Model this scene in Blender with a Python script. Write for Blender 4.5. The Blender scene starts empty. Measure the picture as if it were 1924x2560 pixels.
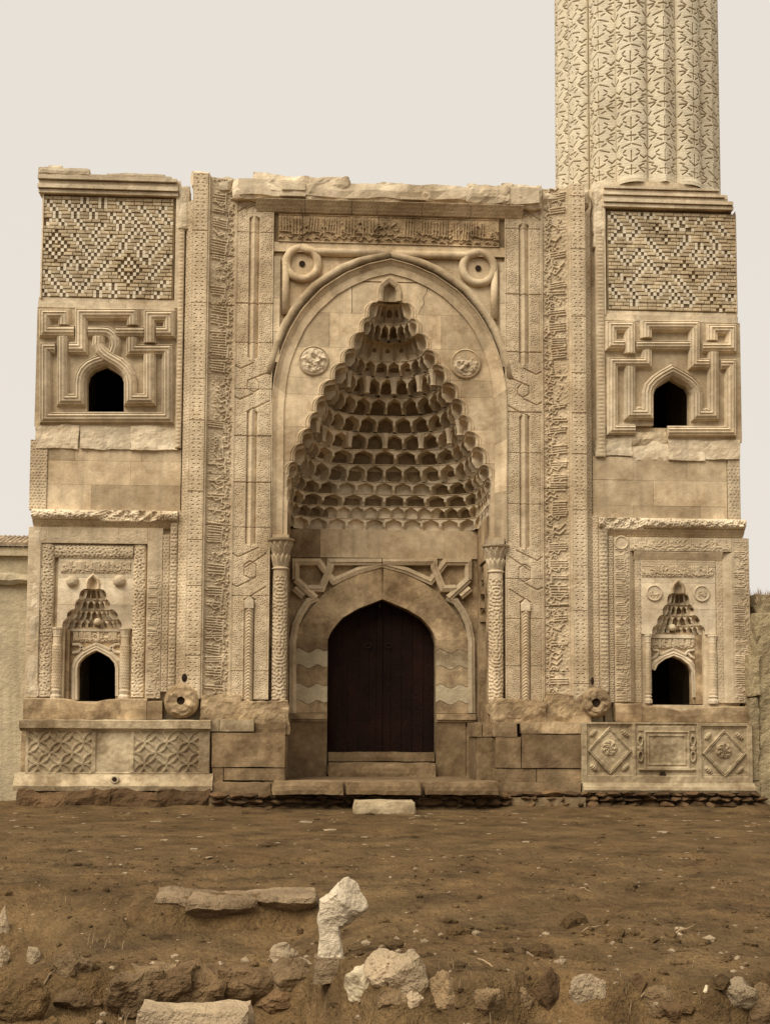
import bpy, math, random
import numpy as np
from mathutils import Vector, noise as mnoise

random.seed(7)
SC = bpy.context.scene
COL = SC.collection
# ------------------------------------------------------------------ camera
YAW, PIT, ROL, SHF = 0.05520488, 0.07528, 0.00501561, 0.09326347
CX, CY, CZ, FPX = -1.33511525, -23.0, 1.77, 3000.0
_cy, _sy = math.cos(YAW), math.sin(YAW)
FWD = np.array([_sy*math.cos(PIT), _cy*math.cos(PIT), math.sin(PIT)])
_r = np.array([_cy, -_sy, 0.0]); _u = np.cross(_r, FWD)
RGT = _r*math.cos(ROL)+_u*math.sin(ROL); UPV = -_r*math.sin(ROL)+_u*math.cos(ROL)
cam_d = bpy.data.cameras.new('camera'); cam = bpy.data.objects.new('camera', cam_d); COL.objects.link(cam)
from mathutils import Matrix
cam.matrix_world = Matrix(((RGT[0], UPV[0], -FWD[0], CX), (RGT[1], UPV[1], -FWD[1], CY), (RGT[2], UPV[2], -FWD[2], CZ), (0, 0, 0, 1)))
cam_d.sensor_fit = 'VERTICAL'; cam_d.sensor_height = 36; cam_d.lens = 36*FPX/2560; cam_d.shift_y = SHF*FPX/2560
cam_d.clip_end = 2000; cam_d.clip_start = 0.1
SC.camera = cam
# ------------------------------------------------------------------ sky, sun, exposure
SUN_EL, SUN_AZ = math.radians(51), math.radians(-42)     # azimuth measured from the facade normal, towards the left
wd = bpy.data.worlds.new('World'); SC.world = wd; wd.use_nodes = True
wn, wl = wd.node_tree.nodes, wd.node_tree.links
wn.clear()
wo = wn.new('ShaderNodeOutputWorld'); wb = wn.new('ShaderNodeBackground'); sk = wn.new('ShaderNodeTexSky')
sk.sky_type = 'NISHITA'; sk.sun_disc = False; sk.sun_elevation = SUN_EL; sk.sun_rotation = math.pi+SUN_AZ
sk.air_density = 1.0; sk.dust_density = 4.0; sk.ozone_density = 1.0
bw = wn.new('ShaderNodeRGBToBW'); tint = wn.new('ShaderNodeMix'); tint.data_type = 'RGBA'; tint.blend_type = 'MULTIPLY'; tint.inputs[0].default_value = 1
tint.inputs[7].default_value = (1.0, 0.93, 0.85, 1)
ovc = wn.new('ShaderNodeMix'); ovc.data_type = 'RGBA'; ovc.inputs[0].default_value = 0.88
ovc.inputs[7].default_value = (8.1, 7.55, 6.85, 1)        # even veil of high cloud
wl.new(sk.outputs[0], bw.inputs[0]); wl.new(bw.outputs[0], tint.inputs[6]); wl.new(tint.outputs[2], ovc.inputs[6])
wl.new(ovc.outputs[2], wb.inputs[0]); wl.new(wb.outputs[0], wo.inputs[0])
wb.inputs[1].default_value = 0.11
sd = bpy.data.lights.new('sun', 'SUN'); so = bpy.data.objects.new('sun', sd); COL.objects.link(so)
sd.energy = 4.3; sd.angle = math.radians(42); sd.color = (1.0, 0.93, 0.82)
sdir = Vector((math.sin(SUN_AZ)*math.cos(SUN_EL), -math.cos(SUN_AZ)*math.cos(SUN_EL), math.sin(SUN_EL)))
so.rotation_euler = sdir.to_track_quat('Z', 'Y').to_euler()
SC.view_settings.view_transform = 'Standard'; SC.view_settings.look = 'None'; SC.view_settings.gamma = 1
SC.view_settings.exposure = 0.0; SC.view_settings.use_curve_mapping = False

# ------------------------------------------------------------------ helpers
def at(px, py, Y=0.0):
    """Photograph pixel -> (X, Z) on the vertical plane y = Y (survey of the facade from the photograph)."""
    a = (px-962.0)/FPX; b = -(py-1280.0)/FPX+SHF
    d = FWD+a*RGT+b*UPV; t = (Y-CY)/d[1]
    return CX+t*d[0], CZ+t*d[2]
def gat(px, py, Z=0.0):
    a = (px-962.0)/FPX; b = -(py-1280.0)/FPX+SHF
    d = FWD+a*RGT+b*UPV; t = (Z-CZ)/d[2]
    return CX+t*d[0], CY+t*d[1]
def AX(px, py, Y=0.0): return at(px, py, Y)[0]
def AZ(px, py, Y=0.0): return at(px, py, Y)[1]
def zoomer(ox, oy, s):
    return lambda x, y, Y=0.0: at(ox+x/s, oy+y/s, Y)
zA = zoomer(40, 380, 3.072); zB = zoomer(1360, 420, 2.947); zC = zoomer(0, 1220, 3.078); zD = zoomer(1420, 1240, 3.298)
zE = zoomer(660, 660, 2.681); zF = zoomer(640, 1300, 2.518); zG = zoomer(440, 400, 2.968); zK = zoomer(560, 860, 3.95)
zM = zoomer(400, 1420, 4.888); zP = zoomer(90, 470, 4.617); zQ = zoomer(1500, 500, 4.749)

def link(o, parent=None):
    COL.objects.link(o)
    if parent is not None: o.parent = parent
    return o
def tag(o, label=None, cat=None, group=None, kind=None):
    if label: o['label'] = label
    if cat: o['category'] = cat
    if group: o['group'] = group
    if kind: o['kind'] = kind
    return o
def thing(name, label, cat, loc=(0, 0, 0), group=None):
    o = bpy.data.objects.new(name, None); o.location = loc; o.empty_display_size = .2
    COL.objects.link(o); tag(o, label, cat, group)
    return o
def place(o, parent):
    """parent with the parent's translation compensated (meshes are written in world coordinates)."""
    if parent is not None:
        o.parent = parent
        off = Vector((0, 0, 0)); p = parent
        while p is not None: off += p.location; p = p.parent
        o.location = -off
    return o
def mesh_np(name, V, Q, mat, parent=None, smooth=True, T=None):
    me = bpy.data.meshes.new(name)
    V = np.asarray(V, dtype=np.float32).reshape(-1, 3); Q = np.asarray(Q, dtype=np.int32).reshape(-1, 4)
    me.vertices.add(len(V)); me.vertices.foreach_set('co', V.ravel())
    me.loops.add(Q.size); me.loops.foreach_set('vertex_index', Q.ravel())
    me.polygons.add(len(Q)); me.polygons.foreach_set('loop_start', np.arange(len(Q), dtype=np.int32)*4)
    me.polygons.foreach_set('use_smooth', np.full(len(Q), smooth))
    me.update(calc_edges=True); me.validate()
    me.materials.append(mat)
    o = bpy.data.objects.new(name, me); COL.objects.link(o); place(o, parent)
    return o
class MB:
    def __init__(s): s.v = []; s.f = []; s.m = []; s.cur = 0
    def add(s, vs, fs):
        n = len(s.v); s.v += [tuple(map(float, q)) for q in vs]
        for q in fs: s.f.append(tuple(i+n for i in q)); s.m.append(s.cur)
    def box(s, x0, x1, y0, y1, z0, z1):
        s.add([(x0, y0, z0), (x1, y0, z0), (x1, y1, z0), (x0, y1, z0), (x0, y0, z1), (x1, y0, z1), (x1, y1, z1), (x0, y1, z1)],
              [(0, 1, 5, 4), (1, 2, 6, 5), (2, 3, 7, 6), (3, 0, 4, 7), (4, 5, 6, 7), (3, 2, 1, 0)])
    def prism(s, poly, y0, y1, bev=0.0):
        """poly of (x, z); front at y0, back at y1; the front edge is chamfered by bev"""
        n = len(poly)
        if bev > 0:
            cx = sum(p[0] for p in poly)/n; cz = sum(p[1] for p in poly)/n
            fr = []
            for i in range(n):
                a, b, c = poly[i-1], poly[i], poly[(i+1) % n]
                v1 = Vector((b[0]-a[0], b[1]-a[1])); v2 = Vector((c[0]-b[0], c[1]-b[1]))
                if v1.length < 1e-6 or v2.length < 1e-6: fr.append(b); continue
                v1.normalize(); v2.normalize()
                n1 = Vector((-v1.y, v1.x)); n2 = Vector((-v2.y, v2.x)); m = n1+n2
                if m.length < 1e-4: m = n1
                m = m/max(.35, m.length**2/2)
                p = Vector(b)+m*bev*.5*s.sgn
                fr.append((p.x, p.y))
            v = [(p[0], y0, p[1]) for p in fr]+[(p[0], y0+bev, p[1]) for p in poly]+[(p[0], y1, p[1]) for p in poly]
            f = [tuple(range(n)), tuple(range(3*n-1, 2*n-1, -1))]
            for k in (0, 1):
                f += [(k*n+i, (k+1)*n+i, (k+1)*n+(i+1) % n, k*n+(i+1) % n) for i in range(n)]
            s.add(v, f)
        else:
            v = [(p[0], y0, p[1]) for p in poly]+[(p[0], y1, p[1]) for p in poly]
            s.add(v, [tuple(range(n)), tuple(range(2*n-1, n-1, -1))]+[(i, n+i, n+(i+1) % n, (i+1) % n) for i in range(n)])
    sgn = 1
    def tube(s, pts, r, n=8, closed=False, caps=True):
        P = [Vector(p) for p in pts]; N = len(P); rr = r if isinstance(r, (list, tuple)) else [r]*N
        vs = []; ref = Vector((0, 1, 0))
        for i in range(N):
            a = P[i-1] if (closed or i > 0) else P[i]; b = P[(i+1) % N] if (closed or i < N-1) else P[i]
            t = (b-a); t.normalize()
            rf = ref if abs(t.y) < .95 else Vector((0, 0, 1))
            u = t.cross(rf); u.normalize(); w = u.cross(t)
            for k in range(n):
                an = 2*math.pi*k/n
                vs.append(P[i]+u*math.cos(an)*rr[i]+w*math.sin(an)*rr[i])
        fs = []
        for i in range(N if closed else N-1):
            j = (i+1) % N
            for k in range(n): fs.append((i*n+k, i*n+(k+1) % n, j*n+(k+1) % n, j*n+k))
        if caps and not closed: fs += [tuple(range(n-1, -1, -1)), tuple(range((N-1)*n, N*n))]
        s.add(vs, fs)
    def lathe(s, prof, x, y, n=16):
        vs = []; m = len(prof)
        for r, z in prof:
            for k in range(n):
                a = 2*math.pi*k/n; vs.append((x+r*math.cos(a), y+r*math.sin(a), z))
        fs = [(i*n+k, i*n+(k+1) % n, (i+1)*n+(k+1) % n, (i+1)*n+k) for i in range(m-1) for k in range(n)]
        fs += [tuple(range(n-1, -1, -1)), tuple(range((m-1)*n, m*n))]
        s.add(vs, fs)
    def build(s, name, mat, parent=None, smooth=False):
        me = bpy.data.meshes.new(name); me.from_pydata(s.v, [], s.f)
        mats = mat if isinstance(mat, (list, tuple)) else [mat]
        for m in mats: me.materials.append(m)
        if len(mats) > 1: me.polygons.foreach_set('material_index', s.m)
        if smooth: me.polygons.foreach_set('use_smooth', [True]*len(me.polygons))
        me.update()
        o = bpy.data.objects.new(name, me); COL.objects.link(o); place(o, parent)
        return o
def boxpart(name, mat, parent, *b):
    m = MB(); m.box(*b); return m.build(name, mat, parent)
def slab(name, mat, parent, poly, y0, y1, bev=.012):
    m = MB(); a = sum(poly[i][0]*poly[(i+1) % len(poly)][1]-poly[(i+1) % len(poly)][0]*poly[i][1] for i in range(len(poly)))
    m.sgn = 1 if a > 0 else -1
    m.prism(poly, y0, y1, bev); return m.build(name, mat, parent)
def fbm(x, y, z, o=4): return mnoise.fractal(Vector((x, y, z)), 1.0, 2.0, o)
def rough_block(name, mat, parent, x0, x1, y0, y1, z0, z1, seed=0, amp=.04, res=.07, rnd=.25, under=0.0):
    """a block with broken, knocked-off faces: a subdivided box pushed about by noise"""
    nx, ny, nz = [max(2, min(26, int(d/res))) for d in (x1-x0, y1-y0, z1-z0)]
    idx = {}; V = []; F = []
    L = (x1-x0, y1-y0, z1-z0); ml = min(L)
    def vid(i, j, k):
        key = (i, j, k)
        if key in idx: return idx[key]
        u, v, w = 2*i/nx-1, 2*j/ny-1, 2*k/nz-1
        # round the corners
        q = Vector((u, v, w)); d = Vector((u*L[0]/2, v*L[1]/2, w*L[2]/2))
        e = sorted([(1-abs(u))*L[0]/2, (1-abs(v))*L[1]/2, (1-abs(w))*L[2]/2])
        c = rnd*ml*.5*max(0, 1-(e[0]+e[1])/(ml*.35+1e-6))
        if d.length > 0: d = d-d.normalized()*c
        p = d+Vector(((x0+x1)/2, (y0+y1)/2, (z0+z1)/2))
        if under and v < .3: p.y += under*max(0, (.55-w))*.7
        s = seed*7.31
        n1 = mnoise.noise_vector(p*1.9+Vector((s, s, s)))*amp*1.1
        n2 = mnoise.noise_vector(p*6.5+Vector((s, 3, s)))*amp*.55
        n3 = mnoise.noise_vector(p*17+Vector((s, 9, s)))*amp*.25
        p = p+n1+n2+n3
        idx[key] = len(V); V.append(p); return idx[key]
    for i in range(nx):
        for j in range(ny):
            F.append((vid(i, j, 0), vid(i, j+1, 0), vid(i+1, j+1, 0), vid(i+1, j, 0)))
            F.append((vid(i, j, nz), vid(i+1, j, nz), vid(i+1, j+1, nz), vid(i, j+1, nz)))
    for i in range(nx):
        for k in range(nz):
            F.append((vid(i, 0, k), vid(i+1, 0, k), vid(i+1, 0, k+1), vid(i, 0, k+1)))
            F.append((vid(i, ny, k), vid(i, ny, k+1), vid(i+1, ny, k+1), vid(i+1, ny, k)))
    for j in range(ny):
        for k in range(nz):
            F.append((vid(0, j, k), vid(0, j, k+1), vid(0, j+1, k+1), vid(0, j+1, k)))
            F.append((vid(nx, j, k), vid(nx, j+1, k), vid(nx, j+1, k+1), vid(nx, j, k+1)))
    m = MB(); m.add(V, F)
    return m.build(name, mat, parent)
_ico = {}
def ico(n):
    if n in _ico: return _ico[n]
    import bmesh
    b = bmesh.new(); bmesh.ops.create_icosphere(b, subdivisions=n, radius=1)
    b.verts.ensure_lookup_table()
    r = ([v.co.copy() for v in b.verts], [tuple(v.index for v in f.verts) for f in b.faces]); b.free()
    _ico[n] = r; return r
def rock_verts(c, size, seed, sub=3, cuts=7, rot=0.0, nz=.16):
    rnd = random.Random(seed); V, F = ico(sub); out = []
    pl = []
    for i in range(cuts):
        n = Vector((rnd.uniform(-1, 1), rnd.uniform(-1, 1), rnd.uniform(-.8, 1))).normalized(); pl.append((n, rnd.uniform(.5, .82)))
    cr, sr = math.cos(rot), math.sin(rot)
    for v in V:
        p = v.copy()
        for n, d in pl:
            e = p.dot(n)-d
            if e > 0: p -= n*e*.93
        o = Vector((seed*3.7, seed*1.3, seed*.7))
        p += p*(fbm(p.x*1.6+o.x, p.y*1.6+o.y, p.z*1.6+o.z, 3)*nz*1.2)
        p += mnoise.noise_vector(p*6+o)*nz*.22+mnoise.noise_vector(p*15+o)*nz*.1
        p = Vector((p.x*size[0], p.y*size[1], p.z*size[2]))
        out.append((c[0]+p.x*cr-p.y*sr, c[1]+p.x*sr+p.y*cr, c[2]+p.z))
    return out, F
# --- carved relief: a real height field on a grid
def relief(name, mat, parent, x0, x1, z0, z1, fn, res=.009, y=0.0, skirt=.1, xf=None):
    w, h = x1-x0, z1-z0
    nx, nz = max(3, int(round(w/res))+1), max(3, int(round(h/res))+1)
    u = np.linspace(0, w, nx); v = np.linspace(0, h, nz); U, V = np.meshgrid(u, v)
    H = fn(U, V, w, h)
    Y = (y(U/w, V/h) if callable(y) else y)-H
    X = x0+U; Z = z0+V
    X = np.pad(X, 1, mode='edge'); Z = np.pad(Z, 1, mode='edge'); Y = np.pad(Y, 1, mode='edge')
    Y[0, :] += skirt; Y[-1, :] += skirt; Y[1:-1, 0] += skirt; Y[1:-1, -1] += skirt
    P = np.stack([X, Y, Z], -1)
    if xf is not None: P = xf(P)
    a, b = P.shape[:2]; I = np.arange(a*b).reshape(a, b)
    Q = np.stack([I[:-1, :-1], I[:-1, 1:], I[1:, 1:], I[1:, :-1]], -1)
    return mesh_np(name, P, Q, mat, parent)
def cyl_relief(name, mat, parent, xc, yc, r, z0, z1, fn, res=.012, a0=-200, a1=20, smooth=True):
    """part of an upright cylinder; r(vn) radius, fn(arc, v, ...) relief; angles in degrees from +x"""
    rf = r if callable(r) else (lambda t: np.full_like(t, r))
    rm = float(np.max(rf(np.linspace(0, 1, 20)))); A0, A1 = math.radians(a0), math.radians(a1)
    nx, nz = max(4, int(rm*(A1-A0)/res)+1), max(3, int((z1-z0)/res)+1)
    th = np.linspace(A0, A1, nx); v = np.linspace(0, z1-z0, nz); T, V = np.meshgrid(th, v)
    R = rf(V/(z1-z0)); H = fn((T-A0)*rm, V, rm*(A1-A0), z1-z0) if fn else 0
    R = R+H
    P = np.stack([xc+R*np.cos(T), yc+R*np.sin(T), z0+V], -1)
    a, b = P.shape[:2]; I = np.arange(a*b).reshape(a, b)
    Q = np.stack([I[:-1, :-1], I[:-1, 1:], I[1:, 1:], I[1:, :-1]], -1)
    return mesh_np(name, P, Q, mat, parent, smooth)
def sst(a, b, x):
    t = np.clip((x-a)/(b-a), 0, 1); return t*t*(3-2*t)
def vermic(U, V, wl, seed, sym=False, aniso=1.0):
    """band-limited noise: winding, scroll-like pattern of wavelength wl"""
    nz, nx = U.shape; dx = U[0, 1]-U[0, 0]; dz = V[1, 0]-V[0, 0]
    g = np.random.RandomState(seed).randn(nz, nx)
    fx = np.fft.fftfreq(nx, dx); fz = np.fft.fftfreq(nz, dz); FX, FZ = np.meshgrid(fx, fz)
    k = np.sqrt((FX*aniso)**2+FZ**2)*wl
    f = np.fft.ifft2(np.fft.fft2(g)*np.exp(-((k-1)/.22)**2)).real
    f /= f.std()+1e-9
    if sym: f = (f+f[:, ::-1]); f /= f.std()+1e-9
    return f
def pits(U, V, wl, seed, depth, sym=False, dens=.8, aniso=1.0):
    f = vermic(U, V, wl, seed, sym, aniso); g = vermic(U, V, wl*.6, seed+1, sym, aniso)
    return -depth*sst(dens, dens+.45, f)+depth*.30*sst(-.2, .6, g)
class Canvas:
    """height map drawn with brush strokes (metres)"""
    def __init__(s, w, h, res): s.w, s.h = w, h; s.nx = int(round(w/res))+1; s.nz = int(round(h/res))+1; s.dx = w/(s.nx-1); s.dz = h/(s.nz-1); s.H = np.zeros((s.nz, s.nx))
    def seg(s, a, b, r0, r1, amp, neg=False):
        R = max(r0, r1)*1.5
        i0 = max(0, int((min(a[0], b[0])-R)/s.dx)); i1 = min(s.nx, int((max(a[0], b[0])+R)/s.dx)+2)
        j0 = max(0, int((min(a[1], b[1])-R)/s.dz)); j1 = min(s.nz, int((max(a[1], b[1])+R)/s.dz)+2)
        if i1 <= i0 or j1 <= j0: return
        X, Z = np.meshgrid(np.arange(i0, i1)*s.dx, np.arange(j0, j1)*s.dz)
        dx, dz = b[0]-a[0], b[1]-a[1]; L = dx*dx+dz*dz+1e-12
        t = np.clip(((X-a[0])*dx+(Z-a[1])*dz)/L, 0, 1)
        d = np.hypot(X-a[0]-t*dx, Z-a[1]-t*dz); r = r0+(r1-r0)*t
        p = amp*np.clip((r*1.3-d)/(r*.6), 0, 1)
        W = s.H[j0:j1, i0:i1]
        if neg: np.minimum(W, -p, out=W)
        else: np.maximum(W, p, out=W)
    def line(s, pts, r, amp, neg=False, taper=False):
        n = len(pts)-1
        for i in range(n):
            a, b = i/n, (i+1)/n
            ra, rb = (r*(1-.55*a), r*(1-.55*b)) if taper else (r, r)
            s.seg(pts[i], pts[i+1], ra, rb, amp, neg)
    def arc(s, c, R, a0, a1, r, amp, n=8, neg=False, taper=False, sq=1.0):
        s.line([(c[0]+R*math.cos(math.radians(a0+(a1-a0)*i/n)), c[1]+sq*R*math.sin(math.radians(a0+(a1-a0)*i/n))) for i in range(n+1)], r, amp, neg, taper)
    def dot(s, c, r, amp, neg=False): s.seg(c, c, r, r, amp, neg)
def script_canvas(L, W, res, seed, amp=.035, pen=.014, scroll=True, shafts=.40):
    """carved cursive inscription band: L along the writing, W across it (feet at 0, shaft tops at W)"""
    rn = random.Random(seed); c = Canvas(L, W, res)
    u = rn.uniform
    if scroll:
        x = 0
        while x < L:
            R = W*u(.13, .2); cc = (x, W*u(.15, .85)); a = u(0, 360)
            c.arc(cc, R, a, a+u(240, 330), pen*.5, amp*.3, 9)
            c.arc((cc[0], cc[1]), R*.5, a+180, a+400, pen*.5, amp*.3, 6)
            c.dot((cc[0]+R*.3, cc[1]), pen*.9, amp*.42)
            x += W*u(.16, .28)
    x = W*.1
    while x < L:                                        # small words along the foot of the band
        y0 = W*u(.07, .17); t = rn.random()
        if t < .4: R = W*u(.06, .1); c.arc((x, y0+R*.6), R, 170, 370, pen*.9, amp*.9, 6, taper=True)
        elif t < .7: c.line([(x-W*.09, y0), (x, y0+W*.04), (x+W*.08, y0-W*.02)], pen*.9, amp*.9)
        else: c.arc((x, y0+W*.03), W*.05, 0, 360, pen*.8, amp*.9, 8)
        if rn.random() < .4: c.dot((x+W*.1, y0+W*.05), pen*.9, amp*.9)
        x += W*u(.26, .42)
    x = W*.08
    while x < L-W*.1:
        k = rn.random()
        base = W*u(.2, .4)
        if k < shafts:                                  # group of tall shafts
            n = rn.choice((1, 2, 2, 3, 4)); st = W*u(.095, .125); lean = W*u(-.04, .06)
            for i in range(n):
                xa = x+i*st; top = W*u(.86, .95)
                c.line([(xa+lean, top), (xa+lean*.5, (top+base)/2), (xa, base)], pen, amp, taper=False)
                c.seg((xa+lean-W*.03, top-W*.06), (xa+lean, top), pen*.6, pen, amp)
                if rn.random() < .35: c.line([(xa, base), (xa+st*.5, base-W*.07), (xa+st, base)], pen*.9, amp)
            if n > 1 or rn.random() < .5: c.line([(x-W*.03, base), (x+n*st, base-W*.02)], pen*.9, amp)
            x += n*st+W*.02
        elif k < .55:                                   # deep bowl with a dot
            R = W*u(.1, .16); c.arc((x+R, base), R, 160, 380, pen, amp, 8, taper=True, sq=.9)
            c.dot((x+R, base+R*.25), pen*1.05, amp); x += 2*R
        elif k < .68:                                   # looped head with a tail
            R = W*u(.045, .065); c.arc((x+R, base+W*.08), R, 0, 360, pen*.85, amp, 8)
            c.arc((x+R*.2, base+W*.05), W*.13, -15, -110, pen, amp, 5, taper=True); x += 2.4*R
        elif k < .8:                                    # long slanting stroke
            c.line([(x, base), (x+W*.2, base+W*.03), (x+W*.08, base+W*.27), (x+W*.32, base+W*.48)], pen, amp); x += W*.24
        elif k < .92:                                   # teeth
            for i in range(3):
                c.seg((x+i*W*.07, base), (x+i*W*.07, base+W*.1), pen*.8, pen*.6, amp)
            c.line([(x-W*.02, base), (x+W*.2, base)], pen, amp); x += W*.21
        else:                                           # sweeping s
            c.line([(x+W*.18, base+W*.25), (x+W*.05, base+W*.2), (x+W*.15, base+W*.02), (x+W*.02, base-W*.1), (x-W*.08, base-W*.05)], pen, amp, taper=True); x += W*.2
        # second storey words and dots above
        if rn.random() < .5:
            y2 = W*u(.5, .75); R = W*u(.05, .09)
            if rn.random() < .5: c.arc((x-W*.1, y2), R, 170, 370, pen*.85, amp, 6)
            else: c.line([(x-W*.18, y2), (x-W*.08, y2+W*.04), (x-W*.02, y2-W*.05)], pen*.85, amp)
        if rn.random() < .5: c.dot((x-W*u(0, .2), W*u(.06, .9)), pen*.95, amp)
    return c
def sample(H, transpose=False, flipu=False, flipv=False):
    if transpose: H = H.T
    if flipu: H = H[:, ::-1]
    if flipv: H = H[::-1, :]
    H = np.ascontiguousarray(H)
    def fn(U, V, w, h):
        nz, nx = H.shape
        iu = np.clip((U/w*(nx-1)).round().astype(int), 0, nx-1); iv = np.clip((V/h*(nz-1)).round().astype(int), 0, nz-1)
        return H[iv, iu]
    return fn

# ------------------------------------------------------------------ materials
def lin(r, g, b):
    f = lambda c: (c/255/12.92) if c <= 10 else ((c/255+.055)/1.055)**2.4
    return (f(r), f(g), f(b), 1)
def stone(name, base, var=.16, grain=55, bump=.25, stain=None, stain_amt=.0, blotch=1.1, rough=.95, rand=.13, streak=0.0, pit=0.0, speck=.35, age=0.0):
    m = bpy.data.materials.new(name); m.use_nodes = True; n, l = m.node_tree.nodes, m.node_tree.links
    bs = n['Principled BSDF']; bs.inputs['Roughness'].default_value = rough
    try: bs.inputs['Specular IOR Level'].default_value = .15
    except Exception: pass
    g = n.new('ShaderNodeNewGeometry'); oi = n.new('ShaderNodeObjectInfo')
    def noise_(scale, det=4, rgh=.6, vec=None):
        t = n.new('ShaderNodeTexNoise'); t.inputs['Scale'].default_value = scale; t.inputs['Detail'].default_value = det; t.inputs['Roughness'].default_value = rgh
        l.new(vec if vec else g.outputs['Position'], t.inputs['Vector']); return t
    def ramp(v, a, b, c0=(0, 0, 0, 1), c1=(1, 1, 1, 1)):
        r = n.new('ShaderNodeValToRGB'); e = r.color_ramp.elements; e[0].position = a; e[1].position = b; e[0].color = c0; e[1].color = c1
        l.new(v, r.inputs[0]); return r.outputs[0]
    def mix(f, a, b, mode='MIX'):
        x = n.new('ShaderNodeMix'); x.data_type = 'RGBA'; x.blend_type = mode
        if isinstance(f, float): x.inputs[0].default_value = f
        else: l.new(f, x.inputs[0])
        for s, q in ((6, a), (7, b)):
            if isinstance(q, tuple): x.inputs[s].default_value = q
            else: l.new(q, x.inputs[s])
        return x.outputs[2]
    n1 = noise_(blotch, 5, .65); n2 = noise_(6.0, 4, .65); n3 = noise_(grain, 3, .7)
    lo = tuple(c*(1-var*1.5) for c in base[:3])+(1,); hi = tuple(min(1, c*(1+var*1.1)) for c in base[:3])+(1,)
    c = ramp(n1.outputs[0], .3, .7, lo, hi)
    c = mix(.5, c, ramp(n2.outputs[0], .3, .7, (.72, .72, .72, 1), (1.25, 1.25, 1.25, 1)), 'MULTIPLY')
    c = mix(speck, c, ramp(n3.outputs[0], .25, .75, (.6, .6, .6, 1), (1.35, 1.35, 1.35, 1)), 'MULTIPLY')
    if rand:
        c = mix(1.0, c, ramp(oi.outputs['Random'], 0, 1, (1-rand, 1-rand, 1-rand, 1), (1+rand, 1+rand, 1+rand, 1)), 'MULTIPLY')
    if age:
        na = noise_(.55, 8, .68); c = mix(age, c, ramp(na.outputs[0], .36, .60, (.62, .53, .42, 1), (1.06, 1.06, 1.05, 1)), 'MULTIPLY')
        nb = noise_(2.6, 7, .72); c = mix(age*.8, c, ramp(nb.outputs[0], .30, .46, (.55, .45, .34, 1), (1.03, 1.03, 1.03, 1)), 'MULTIPLY')
    if stain is not None:
        ns = noise_(1.6, 6, .7); mk = ramp(ns.outputs[0], .5-.22*stain_amt, .62)
        c = mix(mk, c, mix(.75, c, stain))
    if streak:
        mp = n.new('ShaderNodeMapping'); mp.inputs['Scale'].default_value = (5.5, 5.5, .35); l.new(g.outputs['Position'], mp.inputs[0])
        ns = noise_(1.0, 4, .6, mp.outputs[0]); mk = ramp(ns.outputs[0], .5, .75)
        c = mix(mk, c, mix(streak, c, tuple(q*.45 for q in base[:3])+(1,)))
    l.new(c, bs.inputs['Base Color'])
    b1 = n.new('ShaderNodeBump'); b1.inputs['Strength'].default_value = bump; b1.inputs['Distance'].default_value = .02
    l.new(n3.outputs[0], b1.inputs['Height'])
    b2 = n.new('ShaderNodeBump'); b2.inputs['Strength'].default_value = bump*1.2; b2.inputs['Distance'].default_value = .06
    n4 = noise_(11.0, 4, .65); l.new(n4.outputs[0], b2.inputs['Height']); l.new(b1.outputs[0], b2.inputs['Normal'])
    l.new(b2.outputs[0], bs.inputs['Normal'])
    return m
M = {}
M['stone'] = stone('sandstone', (.53, .425, .28), .13, streak=.45, age=.7, rand=.17)
M['carve'] = stone('carved_sandstone', (.54, .435, .29), .12, bump=.25, streak=.4, age=.65)
M['smooth'] = stone('smooth_sandstone', (.52, .41, .265), .12, bump=.18, streak=.45, age=.75, rand=.2)
M['pale'] = stone('weathered_light_faded_stone', (.60, .50, .35), .12, streak=.42, age=.6, rand=.15)  # weathered tone; also paints faded light on upper piers, brightness in the vault
M['lower'] = stone('stained_sandstone', (.44, .325, .19), .22, age=.7, rand=.18, stain=(.10, .06, .03, 1), stain_amt=.3, streak=.4)
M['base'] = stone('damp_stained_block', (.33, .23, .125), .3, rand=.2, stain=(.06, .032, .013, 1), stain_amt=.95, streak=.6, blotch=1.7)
M['marble'] = stone('weathered_marble', (.47, .375, .235), .16, age=.6, stain=(.14, .09, .045, 1), stain_amt=.3, streak=.3)
M['marble2'] = stone('bright_marble', (.53, .435, .28), .16, bump=.3)
M['rubble'] = stone('rubble_stone', (.115, .068, .032), .3, bump=.6, rand=.35)
M['mortar'] = stone('dark_mortar', (.20, .14, .075), .2, bump=.5)
M['bed'] = stone('lime_bed', (.36, .275, .165), .2, bump=.4)
M['brick'] = stone('buff_brick', (.49, .395, .255), .14, bump=.35, rand=.18, age=.5)
M['tilew'] = stone('pale_glazed_tile', (.70, .615, .46), .08, age=.3, bump=.05, rough=.7)
M['tiled'] = stone('dark_glazed_tile', (.17, .115, .058), .2, bump=.05, rough=.7)
M['tiledd'] = stone('brown_glazed_tile', (.17, .11, .052), .15, bump=.05, rough=.7)
M['minaret'] = stone('haze_paled_brick', (.68, .60, .44), .07, bump=.12, blotch=.7, age=.35)  # brick paled so the colour itself carries the haze over the shaft
M['mgroove'] = stone('glazed_brick_inlay', (.31, .23, .12), .1, bump=.1)
M['wood'] = stone('dark_old_wood', (.014, .0045, .002), .4, bump=.4, rough=.85)
M['iron'] = stone('old_iron', (.03, .012, .006), .2, rough=.6)
M['plaster'] = stone('lime_plaster', (.50, .41, .26), .14, bump=.4, streak=.5)
M['mud'] = stone('mud_plaster', (.34, .265, .15), .22, bump=.8, streak=.3)
M['tile'] = stone('roof_tile_clay', (.42, .33, .22), .2, rand=.2)
M['soil'] = stone('bare_soil', (.132, .083, .036), .36, grain=30, bump=1.0, blotch=1.3, speck=.8, age=.5)
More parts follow.
